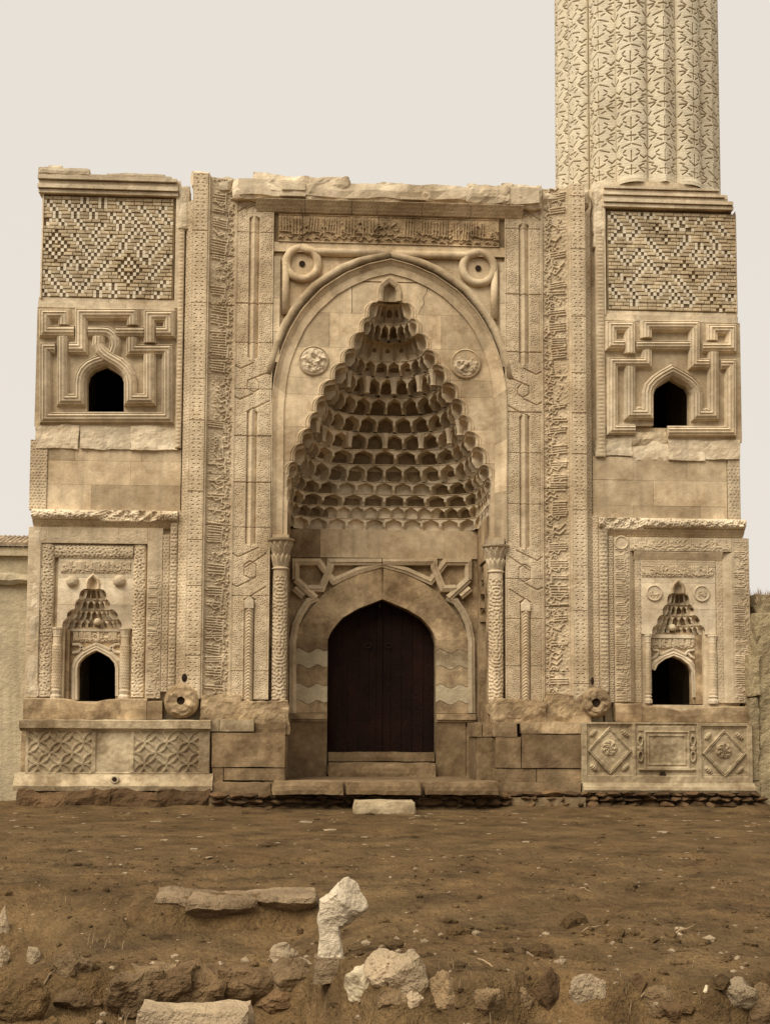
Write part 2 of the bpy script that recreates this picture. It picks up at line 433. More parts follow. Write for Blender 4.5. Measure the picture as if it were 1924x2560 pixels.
M['rock'] = stone('field_stone', (.23, .155, .08), .3, grain=40, bump=.8, rand=.2, stain=(.08, .045, .02, 1), stain_amt=.3)
M['ledge'] = stone('dirty_ledge_stone', (.14, .088, .042), .3, grain=40, bump=.9, rand=.1)
M['edge'] = stone('dusty_edging_stone', (.27, .195, .115), .25, grain=40, bump=.9, rand=.1, age=.5)
M['palerock'] = stone('pale_field_stone', (.36, .27, .165), .25, grain=40, bump=.8, rand=.15)
M['white'] = stone('white_limestone', (.58, .495, .36), .18, grain=40, bump=.6, age=.5)
M['twig'] = stone('dry_twig', (.30, .21, .12), .2)
M['void'] = stone('unlit_interior', (.03, .018, .01), .2)  # near-black colour painting the shade inside openings and holes

# ================================================================== GROUND
def sgm(a): return 1/(1+math.exp(max(-60.0, min(60.0, a))))
def terrain_z(x, y):
    e1 = -11.33+.06*math.sin(x*3.1)+.05*math.sin(x*7.7+1)
    w1 = sgm(((x+1.25)*9))*(.25+.75/(1+math.exp(-(x+3.3)*3)))
    s1 = sgm(((y-e1)*(26 if x > -3.1 else 3.2)))
    e2 = -13.35+(-1.45)/(1+math.exp(-(x+1.2)*6))+.10*math.sin(x*2.7+.5)+.08*math.sin(x*8.3)
    s2 = sgm(((y-e2)*24))
    pit = math.exp(-((x+4.1)/.75)**2-((y+12.3)/.9)**2)
    z = -.28*w1*s1-.33*s2-.50*pit
    near = sgm(((y+6)*1.0))
    z += (.035*near+.012)*fbm(x*1.1, y*1.1, .3, 4)+.03*near*fbm(x*4.5, y*4.5, 2.2, 4)+.012*near*fbm(x*11, y*11, 7, 2)
    z += .07*s2*fbm(x*3, y*3, 5, 3)
    if y > -1.2: z += .12*sst(-1.2, -.1, np.array(y))*(.7+.6*fbm(x*1.5, 1, 1, 3))
    return float(z)
def hit(px, py):
    """where a line of sight meets the terrain"""
    a = (px-962.0)/FPX; b = -(py-1280.0)/FPX+SHF; d = FWD+a*RGT+b*UPV; d = d/np.linalg.norm(d)
    t = 5.0
    while t < 30:
        p = np.array([CX, CY, CZ])+d*t
        if p[2] < terrain_z(p[0], p[1]): break
        t += .02
    return float(p[0]), float(p[1]), float(p[2])
def spaced(marks):
    out = [np.arange(a, b-1e-6, st) for a, b, st in marks]
    return np.concatenate(out+[np.array([marks[-1][1]])])
gx = spaced([(-500, -60, 110), (-60, -12, 8), (-12, -6, .25), (-6, 4, .055), (4, 12, .25), (12, 60, 8), (60, 500, 110)])
gy = spaced([(-500, -60, 110), (-60, -18, 6), (-18, -15.6, .2), (-15.6, -9.8, .045), (-9.8, -1.6, .12), (-1.6, .4, .08), (.4, 6, .7), (6, 60, 9), (60, 500, 110)])
GXm, GYm = np.meshgrid(gx, gy)
GZ = np.zeros_like(GXm)
for j in range(len(gy)):
    for i in range(len(gx)):
        if abs(gx[i]) < 40 and -60 < gy[j] < 30: GZ[j, i] = terrain_z(gx[i], gy[j])
I = np.arange(GXm.size).reshape(GXm.shape)
Q = np.stack([I[:-1, :-1], I[:-1, 1:], I[1:, 1:], I[1:, :-1]], -1)
ground = mesh_np('ground', np.stack([GXm, GYm, GZ], -1), Q, M['soil']); tag(ground, kind='structure')

# ================================================================== shared builders
def bar(name, mat, parent, pts, width, y0, h=.11, lvl=0.0, prof=None):
    """moulding with ridges swept along a mitred line; pts are (x, z)"""
    prof = prof or [(-.5, 0), (-.34, .78), (-.30, .62), (-.12, 1.0), (-.08, .80), (.08, .80), (.12, 1.0), (.30, .62), (.34, .78), (.5, 0)]
    P = [Vector(p) for p in pts]; n = len(P); k = len(prof); V = []
    for i in range(n):
        d1 = (P[i]-P[i-1]).normalized() if i > 0 else (P[1]-P[0]).normalized()
        d2 = (P[i+1]-P[i]).normalized() if i < n-1 else d1
        n1 = Vector((-d1.y, d1.x)); n2 = Vector((-d2.y, d2.x)); m = n1+n2; m = m*(2/max(m.length_squared, .6)) if m.length > 1e-4 else n1
        for o, hh in prof:
            q = P[i]+m*(o*width); V.append((q.x, y0-lvl-hh*h, q.y))
    F = [(i*k+j, i*k+j+1, (i+1)*k+j+1, (i+1)*k+j) for i in range(n-1) for j in range(k-1)]
    # back edge and end caps
    b = len(V)
    for i in (0, n-1):
        V += [(V[i*k][0], y0+.02, V[i*k][2]), (V[i*k+k-1][0], y0+.02, V[i*k+k-1][2])]
    F.append(tuple([b]+list(range(k))+[b+1])); F.append(tuple([b+3]+list(range((n-1)*k+k-1, (n-1)*k-1, -1))+[b+2]))
    if lvl:
        bb = len(V)
        for i in range(n):
            V += [(V[i*k][0], y0+.02, V[i*k][2]), (V[i*k+k-1][0], y0+.02, V[i*k+k-1][2])]
        for i in range(n-1):
            F.append((bb+2*i, i*k, (i+1)*k, bb+2*i+2)); F.append((i*k+k-1, bb+2*i+1, bb+2*i+3, (i+1)*k+k-1))
    m = MB(); m.add(V, F); return m.build(name, mat, parent)
def plate_arch(name, mat, parent, x0, x1, z0, z1, arch, y0, y1):
    poly = [(x0, z0)]+list(arch)+[(x1, z0), (x1, z1), (x0, z1)]
    return slab(name, mat, parent, poly, y0, y1, 0)
class Plan:
    def __init__(s, hw, d, n):
        t = np.linspace(0, math.pi, 241); c, sn = np.cos(t), np.sin(t)
        x = -np.sign(c)*np.abs(c)**(2/n)*hw; y = np.abs(sn)**(2/n)*d
        L = np.concatenate([[0], np.cumsum(np.hypot(np.diff(x), np.diff(y)))]); s.len = L[-1]; s.L = L/L[-1]; s.x, s.y = x, y
    def at(s, f): return np.interp(f, s.L, s.x), np.interp(f, s.L, s.y)
def t_edge(v, v0=.30):
    q = np.clip((v-v0)/(1-v0), 0, 1); return 1-np.sqrt(np.clip(1-q*q, 0, 1))
def muqarnas(parent, mat, xc, yf, levels, rec, cellw, kinds, xf=None, res=17, gap=.02, seed=1, pend=(), corners=()):
    """tiers of little niches, each a mesh of its own. levels: (z, half width, depth, squareness), top first"""
    cells = []; rn = random.Random(seed)
    for i in range(len(levels)-1):
        zt, hw0, d0, n0 = levels[i]; zb, hw1, d1, n1 = levels[i+1]; rc = rec[i]
        hi = Plan(hw0, d0, n0); lo = Plan(hw1+rc*.25, d1+rc, n1)
        nc = max(3, int(round(lo.len/(cellw[i] if isinstance(cellw, list) else cellw)))); nc += (nc+1+i) % 2
        for c in range(nc):
            kind = kinds[i]
            u = np.linspace(0, 1, res); v = np.concatenate([np.linspace(0, .5, res//2), np.linspace(.5, 1, res)[1:]]); U, V = np.meshgrid(u, v)
            f = (c+U)/nc; q = np.abs(2*U-1)
            te = t_edge(V)
            if kind == 'fan':
                v0 = .56-.50*q**1.3; k = np.clip((V-v0)/(1-v0), 0, 1); T = 1-np.sqrt(np.clip(1-k*k, 0, 1))
                T = np.maximum(T, (.5+.4*V)*(1-np.clip((1-q)/.17, 0, 1))*sst(.02, .2, V))
            else:
                w = .86 if kind == 'arch' else .92
                wv = w*np.where(V < .50, 1.0, np.clip(1-(np.clip(V-.50, 0, 1)/.41)**2.0, 0, 1))
                ins = np.clip((wv-q)/.075, 0, 1)
                foot = .62+.38*sst(.0, .38, V)
                deep = .10*(q/w)**4+.55*sst(.45, .95, V)*(1-.4*ins)
                T = np.where(V > .925, 1.0, foot*(1-ins)+np.minimum(deep, foot)*ins)
            e = np.minimum(f, 1-f)*nc
            wt = sst(0.0, .5, e); T = te*(1-wt)+T*wt
            xh, yh = hi.at(f); xl, yl = lo.at(f)
            if i in corners:
                ex = .20*(np.exp(-((f-.285)/.05)**4)+np.exp(-((f-.715)/.05)**4)); yl = yl+ex; xl = xl*(1+.06*ex/.2)
            X = xl+(xh-xl)*T; Y = yl+(yh-yl)*T; Z = zb+(zt-zb-gap)*V
            Z = Z+.012*rn.uniform(-1, 1)*(V > .9)
            lipm = np.clip((V-.93)/.03, 0, 1)*.022
            nx_, ny_ = xh-xl, yh-yl-1e-4; nl_ = np.hypot(nx_, ny_); X = X+nx_/nl_*lipm*sst(0, .5, e); Y = Y+ny_/nl_*lipm*sst(0, .5, e)
            # top lip folded back to the shell so the joint reads as a dark line
            P = np.stack([X, Y, Z], -1)
            back = P[-1:].copy(); xb, yb = lo.at(f[-1]); back[0, :, 0] = xb; back[0, :, 1] = yb
            P = np.concatenate([P, back], 0)
            if xf is None: P = P+np.array([xc, yf, 0])
            else: P = xf(P)
            a, b = P.shape[:2]; I = np.arange(a*b).reshape(a, b)
            Q = np.stack([I[:-1, :-1], I[:-1, 1:], I[1:, 1:], I[1:, :-1]], -1)
            cells.append(mesh_np('niche_cell', P, Q, mat, parent, smooth=False))
        if i in pend:
            for c in range(1, nc):
                if (c+i) % 2: continue
                fx = c/nc; xh, yh = hi.at(fx); xl, yl = lo.at(fx); h = zt-zb
                dx, dy = xl-xh, yl-yh; dl = math.hypot(dx, dy)+1e-6; dx, dy = dx/dl, dy/dl; r = .6*min(.09, lo.len/nc*.25)
                px_, py_ = xc+xh+dx*r*.4, yf+yh+dy*r*.4
                m = MB(); V = [(px_, py_, zb-h*.06)]
                for zz, rr in ((zb-h*.02, r*1.2), (zb+h*.12, r*1.0), (zb+h*.55, r*1.35), (zt-gap, r*1.9)):
                    V += [(px_+rr*math.cos(a), py_+rr*math.sin(a), zz) for a in [2*math.pi*k_/6+.3 for k_ in range(6)]]
                F = [(0, 1+k_, 1+(k_+1) % 6) for k_ in range(6)]+[(1+6*l+k_, 1+6*l+(k_+1) % 6, 7+6*l+(k_+1) % 6, 7+6*l+k_) for l in range(3) for k_ in range(6)]
                m.add(V, F); m.build('pendant', mat, parent)
    def sil(z):
        for i in range(len(levels)-1):
            zt, hw0 = levels[i][:2]; zb, hw1 = levels[i+1][:2]
            if zb <= z <= zt+1e-6:
                t = float(t_edge(np.array((z-zb)/(zt-zb)))); a = hw1+rec[i]*.25
                return a+(hw0-a)*t
        return levels[-1][1]+rec[-1]*.25 if z < levels[-1][0] else 0.0
    return cells, sil
def shell_mesh(name, mat, parent, xc, yf, levels, off):
    m = MB(); f = np.linspace(0, 1, 40)
    rows = []
    for z, hw, d, n in levels:
        x, y = Plan(hw+off, d+off, n).at(f); rows.append([(xc+a, yf+b, z) for a, b in zip(x, y)])
    V = [p for r in rows for p in r]; k = len(f)
    m.add(V, [(i*k+j, i*k+j+1, (i+1)*k+j+1, (i+1)*k+j) for i in range(len(rows)-1) for j in range(k-1)]+[tuple(range(k))])
    return m.build(name, mat, parent)
def finial_niche(name, mat, parent, xc, yf, z0, z1, r0, flutes=9):
    v = np.linspace(0, 1, 16); t = np.linspace(0, math.pi, 37); T, V = np.meshgrid(t, v)
    R = r0*np.where(V < .4, 1, np.sqrt(np.clip(1-((V-.4)/.6)**1.6, 0, 1)))
    R = R*(1-.13*np.abs(np.sin(T*flutes/2+.0))*np.sin(T)**.5)
    P = np.stack([xc-R*np.cos(T), yf+R*np.sin(T)*1.1, z0+(z1-z0)*V], -1)
    a, b = P.shape[:2]; I = np.arange(a*b).reshape(a, b)
    Q = np.stack([I[:-1, :-1], I[:-1, 1:], I[1:, 1:], I[1:, :-1]], -1)
    mesh_np(name, P, Q, mat, parent)
    return lambda z: 0 if z > z1 else r0*(1 if (z-z0)/(z1-z0) < .4 else math.sqrt(max(0, 1-(((z-z0)/(z1-z0)-.4)/.6)**1.6)))
def strip_pieces(name, mat, parent, zs, xl, xr, y0, y1, nsub=10, bev=.006, gap=.004):
    """wall stones between two curves x = xl(z) and x = xr(z), one stone per course"""
    out = []
    for a, b in zip(zs[:-1], zs[1:]):
        q = np.linspace(a+gap/2, b-gap/2, nsub)
        poly = [(xl(z), z) for z in q]+[(xr(z), z) for z in q[::-1]]
        if max(p[0] for p in poly)-min(p[0] for p in poly) < .01: continue
        out.append(slab(name, mat, parent, poly, y0, y1, 0))
    return out

# ================================================================== PORTAL
YS, YK, YT = -.12, .06, .14
portal = thing('mosque_portal', 'tall carved stone mosque portal with honeycomb vault and pointed doorway between the two piers', 'portal', (0, 0, 0))
YM = 1203
xo = lambda px, Y: AX(px, YM, Y)
X_BEV, X_S0, X_S1 = xo(457, 0), xo(470.6, YS), xo(508.4, YS)
X_C0, X_C1 = xo(514.6, -.06), xo(580, YK)
X_K0, X_K1 = xo(583.5, YK), xo(677, YK)
X_J1 = xo(708, YT)
Z_TOP = AZ(505, 432, YS); Z_BAND0 = AZ(500, 1745, YS)
# masonry core (kept clear of the vault)
m = MB()
m.box(-4.15, -2.45, .16, 3.4, 0, Z_TOP-.75); m.box(2.45, 4.2, .16, 3.4, 0, Z_TOP-.75)
m.box(-2.45, 2.45, 2.35, 3.4, 0, Z_TOP-.75); m.box(-2.45, 2.45, .32, 2.35, 10.75, Z_TOP-.75)
m.build('masonry_core', M['stone'], portal)
def joints(V, h, seed, H):
    r_ = random.Random(seed*31+7); z = r_.uniform(.3, .9)
    while z < h:
        H = np.where(np.abs(V-z) < .0065, np.minimum(H, 0)-.03, H); z += r_.uniform(.75, 1.5)
    return H
def star_fn(seed):
    def fn(U, V, w, h):
        H = .003*sst(-.2, .6, vermic(U, V, .05, seed, True))
        p = .0795
        for row in range(int(h/p)+1):
            zc = (row+.5)*p; off = .245 if row % 2 else .155
            rows = np.where(np.abs(V[:, 0]-zc) < .05)[0]
            if len(rows) == 0: continue
            a, b = rows[0], rows[-1]+1; dv = V[a:b]-zc
            for s in (-1, 1):
                du = U[a:b]-(w/2+s*off*w)
                d = np.hypot(du, dv); d2 = np.hypot(du, dv+.013)
                H[a:b] -= .024*np.clip((.023-d)/.006, 0, 1)*np.clip((d2-.017)/.006, 0, 1)
                du = U[a:b]-(w/2+s*.40*w)
                H[a:b] -= .006*np.clip((.012-np.hypot(du*1.5, dv*.6))/.006, 0, 1)
        e = np.minimum(U, w-U)
        H -= .010*((e > .010) & (e < .019))
        H = joints(V, h, seed, H)
        return H
    return fn
def holes(U, V, pitch, r, depth, jit=0.0, seed=0):
    """drilled openwork: staggered round and slit holes"""
    H = np.zeros_like(U); w, h = U.max(), V.max()
    nc = max(1, int(round(w/pitch))); p = w/nc; q = p*.87; g = np.random.RandomState(seed)
    row = np.floor(V/q); off = np.where(row % 2 == 0, .5, 0.0)
    cx = (np.floor(U/p-off)+.5+off)*p; cz = (row+.5)*q
    hsh = np.sin(cx*91.7+cz*57.3+seed)*43758.5; hsh = hsh-np.floor(hsh)
    d = np.hypot(U-cx-jit*(hsh-.5), (V-cz)*1.15-jit*(.5-hsh))
    d2 = np.hypot(U-cx, V-cz+r*.55)
    depth = depth*(.55+.6*hsh)
    H -= depth*np.clip((r-d)/(r*.3), 0, 1)*np.clip((d2-r*.35)/(r*.3), .25, 1)
    u2 = np.abs((U/p) % 1-.5); v2 = np.abs((V/q+.5) % 1-.5)
    H -= depth*.6*np.clip((.10-np.hypot(u2-.5, v2*1.0))/.05, 0, 1)
    return H
def place_mirror(b): return (-b[1], -b[0])
for sgn in (-1, 1):
    mx = (lambda a, b: (a, b)) if sgn < 0 else (lambda a, b: (-b, -a))
    sd0 = 10 if sgn < 0 else 40
    # chamfer between pier and portal
    a, b = mx(X_BEV-.02, X_S0)
    bevy = (lambda u, v: (0.02+(YS-.02)*u)) if sgn < 0 else (lambda u, v: (YS+(0.02-YS)*u))
    relief('chamfer_band', M['carve'], portal, a, b, Z_BAND0+.1, Z_TOP-.55, lambda U, V, w, h: holes(U, V, .062, .017, .022, .01, sd0), y=bevy, res=.011)
    a, b = mx(X_S0, X_S1)
    relief('star_band', M['carve'], portal, a, b, Z_BAND0-.02, Z_TOP, star_fn(sd0+1), y=YS, res=.0072, skirt=.25)
    a, b = mx(X_S1, X_C0); boxpart('fillet', M['stone'], portal, a, b, YS+.02, .2, Z_BAND0, Z_TOP-.02)
    # inscription band: a hollow moulding with the writing running up it
    a, b = mx(X_C0, X_C1); W = b-a; L = Z_TOP-.03-Z_BAND0
    cv = script_canvas(L, W-.05, .0088, 5 if sgn < 0 else 23, amp=.038, pen=.0155)
    Hs = np.pad(cv.H.T, ((0, 0), (2, 2)))
    Hs = Hs[:, ::-1] if sgn < 0 else Hs
    prof = (lambda u, v: -.05+(YK+.05)*(1-np.cos(np.clip(u, 0, 1)*np.pi))/2+.03*np.sin(np.pi*u)) if sgn < 0 else (lambda u, v: -.05+(YK+.05)*(1+np.cos(np.clip(u, 0, 1)*np.pi))/2+.03*np.sin(np.pi*u))
    def callig(U, V, w, h, Hs=Hs, sd0=sd0):
        H = sample(Hs)(U, V, w, h)
        bg = .007*sst(-.1, .6, vermic(U, V, .075, sd0+3))
        e = np.minimum(U, w-U)
        return joints(V, h, sd0+8, np.maximum(H, bg)-.026+.026*np.clip((.016-e)/.006, 0, 1))
    relief('inscription_band', M['carve'], portal, a, b, Z_BAND0, Z_TOP-.03, callig, y=prof, res=.0088)
    a, b = mx(X_C1, X_K0); boxpart('fillet', M['stone'], portal, a, b, YK-.015, .2, Z_BAND0, Z_TOP-.25)
    # strapwork band with a sunk prism
    a, b = mx(X_K0, X_K1); W = b-a
    z0k, z1k = Z_BAND0-.02, Z_TOP-.2
    zk = lambda y: AZ(610, y, YK)
    gL, gR = (xo(614.8, YK), xo(640.4, YK))
    gl, gr = mx(gL, gR)
    slots = [(zk(900), zk(537)), (zk(1366), zk(1022)), (zk(1790), zk(1490))]
    ink = Canvas(W, z1k-z0k, .0095)
    def K(px, py): x, z = zK(px, py, YK); return (x-X_K0, z-z0k)
    def KM(px, py): x, z = zM(px, py, YK); return (x-X_K0, z-z0k)
    lines = [[K(105, 210), K(165, 241), K(290, 185)], [K(235, 360), K(445, 277)], [K(235, 360), K(232, 440), K(295, 475), K(347, 445), K(347, 385), K(310, 340)],
             [K(100, 515), K(155, 548), K(285, 490)], [K(225, 668), K(290, 632), K(325, 680)], [K(300, 635), K(440, 565)],
             [K(80, 2062), K(135, 2105), K(340, 2010)], [K(205, 2210), K(415, 2070)], [KM(1030, -40), KM(1030, 92), KM(1115, 132), KM(1175, 100), KM(1175, -40), KM(1100, -85), KM(1030, -40)],
             [KM(865, 190), KM(935, 230), KM(1170, 120)], [KM(1025, 385), KM(1100, 345), KM(1170, 390)], [KM(1100, 345), KM(1290, 230)],
             [K(220, -1330), K(290, -1370), K(330, -1330)], [K(110, -1290), K(300, -1400), K(430, -1330)], [K(60, -1500), K(150, -1440), K(300, -1530)]]
    for ln in lines:
        pp = [(p[0] if sgn < 0 else W-p[0], p[1]) for p in ln]
        ink.line(pp, .011, .03, neg=True)
    inkf = sample(ink.H)
    def knot(U, V, w, h, a=a, z0k=z0k, gl=gl, gr=gr, inkf=inkf, sd0=sd0):
        H = pits(U, V, .040, sd0+5, .017, dens=1.0)
        x = a+U; z = z0k+V
        ins = np.zeros_like(H)
        for zb, zt in slots:
            peak = np.abs((x-(gl+gr)/2)/(gr-gl))*.12
            ins = np.maximum(ins, ((x > gl) & (x < gr) & (z > zb+peak) & (z < zt-peak)))
        q = np.abs(x-(gl+gr)/2)/((gr-gl)/2)
        groove = np.where(q > .80, -.075, -.055+.07*(1-q/.8))
        H = np.where(ins > 0, groove, H)
        margin = (np.abs(x-gl) < .028) | (np.abs(x-gr) < .028)
        H = np.where(margin & (ins == 0), 0, H)
        e = np.minimum(U, w-U); H = np.where(e < .022, .006, H); H = np.where((e > .022) & (e < .032), -.014, H)
        return joints(V, h, sd0+9, np.minimum(H, np.where(inkf(U, V, w, h) < -.004, inkf(U, V, w, h), 9)))
    relief('strapwork_band', M['carve'], portal, a, b, z0k, z1k, knot, y=YK, res=.0095, skirt=.14)
    # little colonnette standing in the lowest slot
    xc = (gl+gr)/2; zb, zt = zk(1768), zk(1522); rr = (gr-gl)*.40
    cyl_relief('colonnette', M['carve'], portal, xc, YK+.01, rr, zb, zt,
               lambda U, V, w, h: .007*np.sign(np.sin(2*np.pi*(V/.062+np.abs(U/w-.5)*3.0))), res=.009, a0=-185, a1=5)
    m = MB(); m.prism([(xc-rr*1.15, zt), (xc+rr*1.15, zt), (xc+rr*1.15, zt+.16), (xc, zt+.24), (xc-rr*1.15, zt+.16)], YK-.075, YK+.05, .02); m.build('colonnette_cap', M['pale'], portal)

# tympanum, arch ring, spandrel ------------------------------------------------
c2 = [(975.7, 684.7), (928, 695), (880.7, 715), (842.6, 737), (795.5, 779), (763.4, 819.5), (743, 861.6), (726.4, 905), (716, 952.6), (709.5, 1020), (708, 1203), (706, 1346)]
c1 = [(975.7, 647.6), (920, 660), (866, 681), (804, 720), (753, 774), (723, 824.5), (702.8, 871.7), (691, 912), (683, 952.6), (678.5, 1020), (677.5, 1203), (675.5, 1346)]
C2 = [at(x, y, YT) for x, y in c2]; C1 = [at(x, y, YK) for x, y in c1]
xm = C2[0][0]                                   # portal axis
X0 = xm
C2 = [(min(0, x-xm), z) for x, z in C2]; C1 = [(min(0, x-C1[0][0]), z) for x, z in C1]
def curve(C):
    zz = [p[1] for p in C][::-1]; xx = [-p[0] for p in C][::-1]
    return lambda z: float(np.interp(z, zz, xx)) if z < zz[-1] else 0.0
a2, a1 = curve(C2), curve(C1)
zJ = C2[-1][1]
LV = [(235, 84, .12, 2.2), (340, 142, .38, 2.2), (440, 178, .62, 2.3), (550, 245, .80, 2.4), (650, 305, .98, 2.5), (765, 372, 1.25, 2.7), (875, 442, 1.48, 3), (985, 490, 1.65, 3.4),
      (1095, 532, 1.76, 3.8), (1195, 582, 1.84, 4.2), (1320, 635, 1.88, 4.8), (1440, 672, 1.86, 5.5), (1555, 684, 1.88, 6), (1662, 686, 1.86, 7), (1775, 686, 1.90, 9)]
levels = [(zE(838, 640)[1]*0+AZ(700, 660+y/2.681, YT), hw/2.681/130.4, d, n) for y, hw, d, n in LV]
# depth-corrected bottom: the lowest tier stops on the back wall ledge
levels[-1] = (AZ(950, 1323, 1.95),)+levels[-1][1:]
zs = [l[0] for l in levels]
for i in range(11, 14): levels[i] = (zs[10]+(levels[-1][0]-zs[10])*(i-10)/4,)+levels[i][1:]
hood = shell_mesh('vault_backing', M['mortar'], portal, X0, YT, [(z, hw, d, n) for z, hw, d, n in levels], .16)
kinds = ['fan', 'arch', 'fan', 'arch', 'arch', 'arch', 'arch', 'arch', 'arch', 'arch', 'arch', 'arch', 'arch2', 'arch']
rec = [.05, .08, .07, .09, .10, .17, .15, .16, .17, .16, .16, .18, .13, .07]
cells, sil0 = muqarnas(hood, M['pale'], X0, YT, levels, rec, [.24, .28, .30, .34, .36, .42, .42, .44, .50, .44, .42, .50, .30, .44], kinds, pend=(4, 7), corners=(10, 11, 12))
fz0, fz1 = zE(838, 255, YT)[1], zE(838, 118, YT)[1]
fin = finial_niche('finial_niche', M['smooth'], portal, X0, YT, fz0, fz1, 52/2.681/130)
ztopm = levels[0][0]
def hole(z):
    if z > ztopm: return fin(z) if z >= fz0 else max(fin(fz0), .0)
    return sil0(z)
ys = [1346, 1229, 1150, 1066, 984, 942, 865, 779, 700]
zcs = [AZ(700, y, YT) for y in ys]
for sgn in (-1, 1):
    for a, b in zip(zcs[:-1], zcs[1:]):
        bb = min(b, fz1)
        fl_ = (lambda z: X0-a2(z)) if sgn < 0 else (lambda z: X0+hole(z)); fr_ = (lambda z: X0-hole(z)) if sgn < 0 else (lambda z: X0+a2(z))
        zm_ = (a+bb)/2; wid = fr_(zm_)-fl_(zm_); xj = fl_(zm_)+wid*(.42 if int(a*10) % 2 else .6)
        jj = lambda z: 0.0
        if b == zcs[-1]:
            xj = AX(880, 740, YT) if sgn < 0 else AX(1058, 740, YT)
            jj = (lambda z: 0.0) if sgn < 0 else (lambda z, a=a, b=b: float(np.interp((z-a)/(b-a), [0, .2, .35, .55, .7, 1], [-.10, -.05, .02, .0, .06, .10])))
        if wid > .75:
            strip_pieces('wall_stone', M['smooth'], portal, [a, bb], fl_, lambda z: min(fr_(z), xj+jj(z)-(.003 if b != zcs[-1] else .008)), YT, YT+.16, nsub=26)
            strip_pieces('wall_stone', M['smooth'], portal, [a, bb], lambda z: max(fl_(z), xj+jj(z)+.003), fr_, YT, YT+.16, nsub=26)
        else: strip_pieces('wall_stone', M['smooth'], portal, [a, bb], fl_, fr_, YT, YT+.16, nsub=26)
za = max(zcs[-1], fz1)
q = np.linspace(fz1, C2[0][1]-.002, 8)
slab('wall_stone', M['smooth'], portal, [(X0-a2(z), z) for z in q]+[(X0+a2(z), z) for z in q[::-1]], YT, YT+.16, 0)
# fluted curls where each tier meets the wall face
for sgn in (-1, 1):
    for i in range(11):
        zt_, zb_ = levels[i][0], levels[i+1][0]; h_ = zt_-zb_
        for off, ht in ((.035, .022), (.085, .016)):
            P_ = []
            for v_ in np.linspace(.05, .97, 9):
                zz = zb_+h_*v_; P_.append((X0+sgn*(sil0(zz)+off*(1 if v_ < .6 else 1-.4*(v_-.6)/.4)), zz))
            bar('curl_rib', M['smooth'], portal, P_, .036, YT, ht, 0, prof=[(-.5, 0), (0, 1), (.5, 0)])
# finial surround
bar('finial_moulding', M['smooth'], portal, [zE(x, y, YT) for x, y in ((775, 250), (772, 190), (785, 150), (838, 108), (893, 150), (905, 190), (903, 250))], .11, YT, .05, prof=[(-.5, 0), (-.3, .5), (.3, 1), (.5, .4), (.5, 0)])
# arch ring of voussoirs: a slanting face from the outer to the inner line
def resample(C, n):
    P = np.array(C); d = np.concatenate([[0], np.cumsum(np.hypot(*np.diff(P, axis=0).T))]); t = np.linspace(0, d[-1], n)
    return np.stack([np.interp(t, d, P[:, 0]), np.interp(t, d, P[:, 1])], -1)
def resample_like(C, n): return resample(C, n)
R1, R2 = resample(C1, 61), resample(C2, 61)
for sgn in (-1, 1):
    for a, b in ((0, 12), (12, 24), (24, 33), (33, 42), (42, 51), (51, 60)):
        V = []; F = []
        for i in range(a, b+1):
            g = 0.03 if i == b else 0
            o, n_ = R1[i], R2[i]
            for f, yy in ((0, YK-.035), (.06, YK-.035), (.10, YK-.01), (.45, YK+.045), (.92, YT-.03), (1.0, YT-.03), (1.0, YT+.02)):
                V.append((X0+(-sgn)*(o[0]+(n_[0]-o[0])*f), yy, o[1]+(n_[1]-o[1])*f))
        k = 7; F = [(i*k+j, i*k+j+1, (i+1)*k+j+1, (i+1)*k+j) for i in range(b-a) for j in range(k-1)]
        m = MB(); m.add(V, F); m.build('voussoir', M['smooth'], portal)
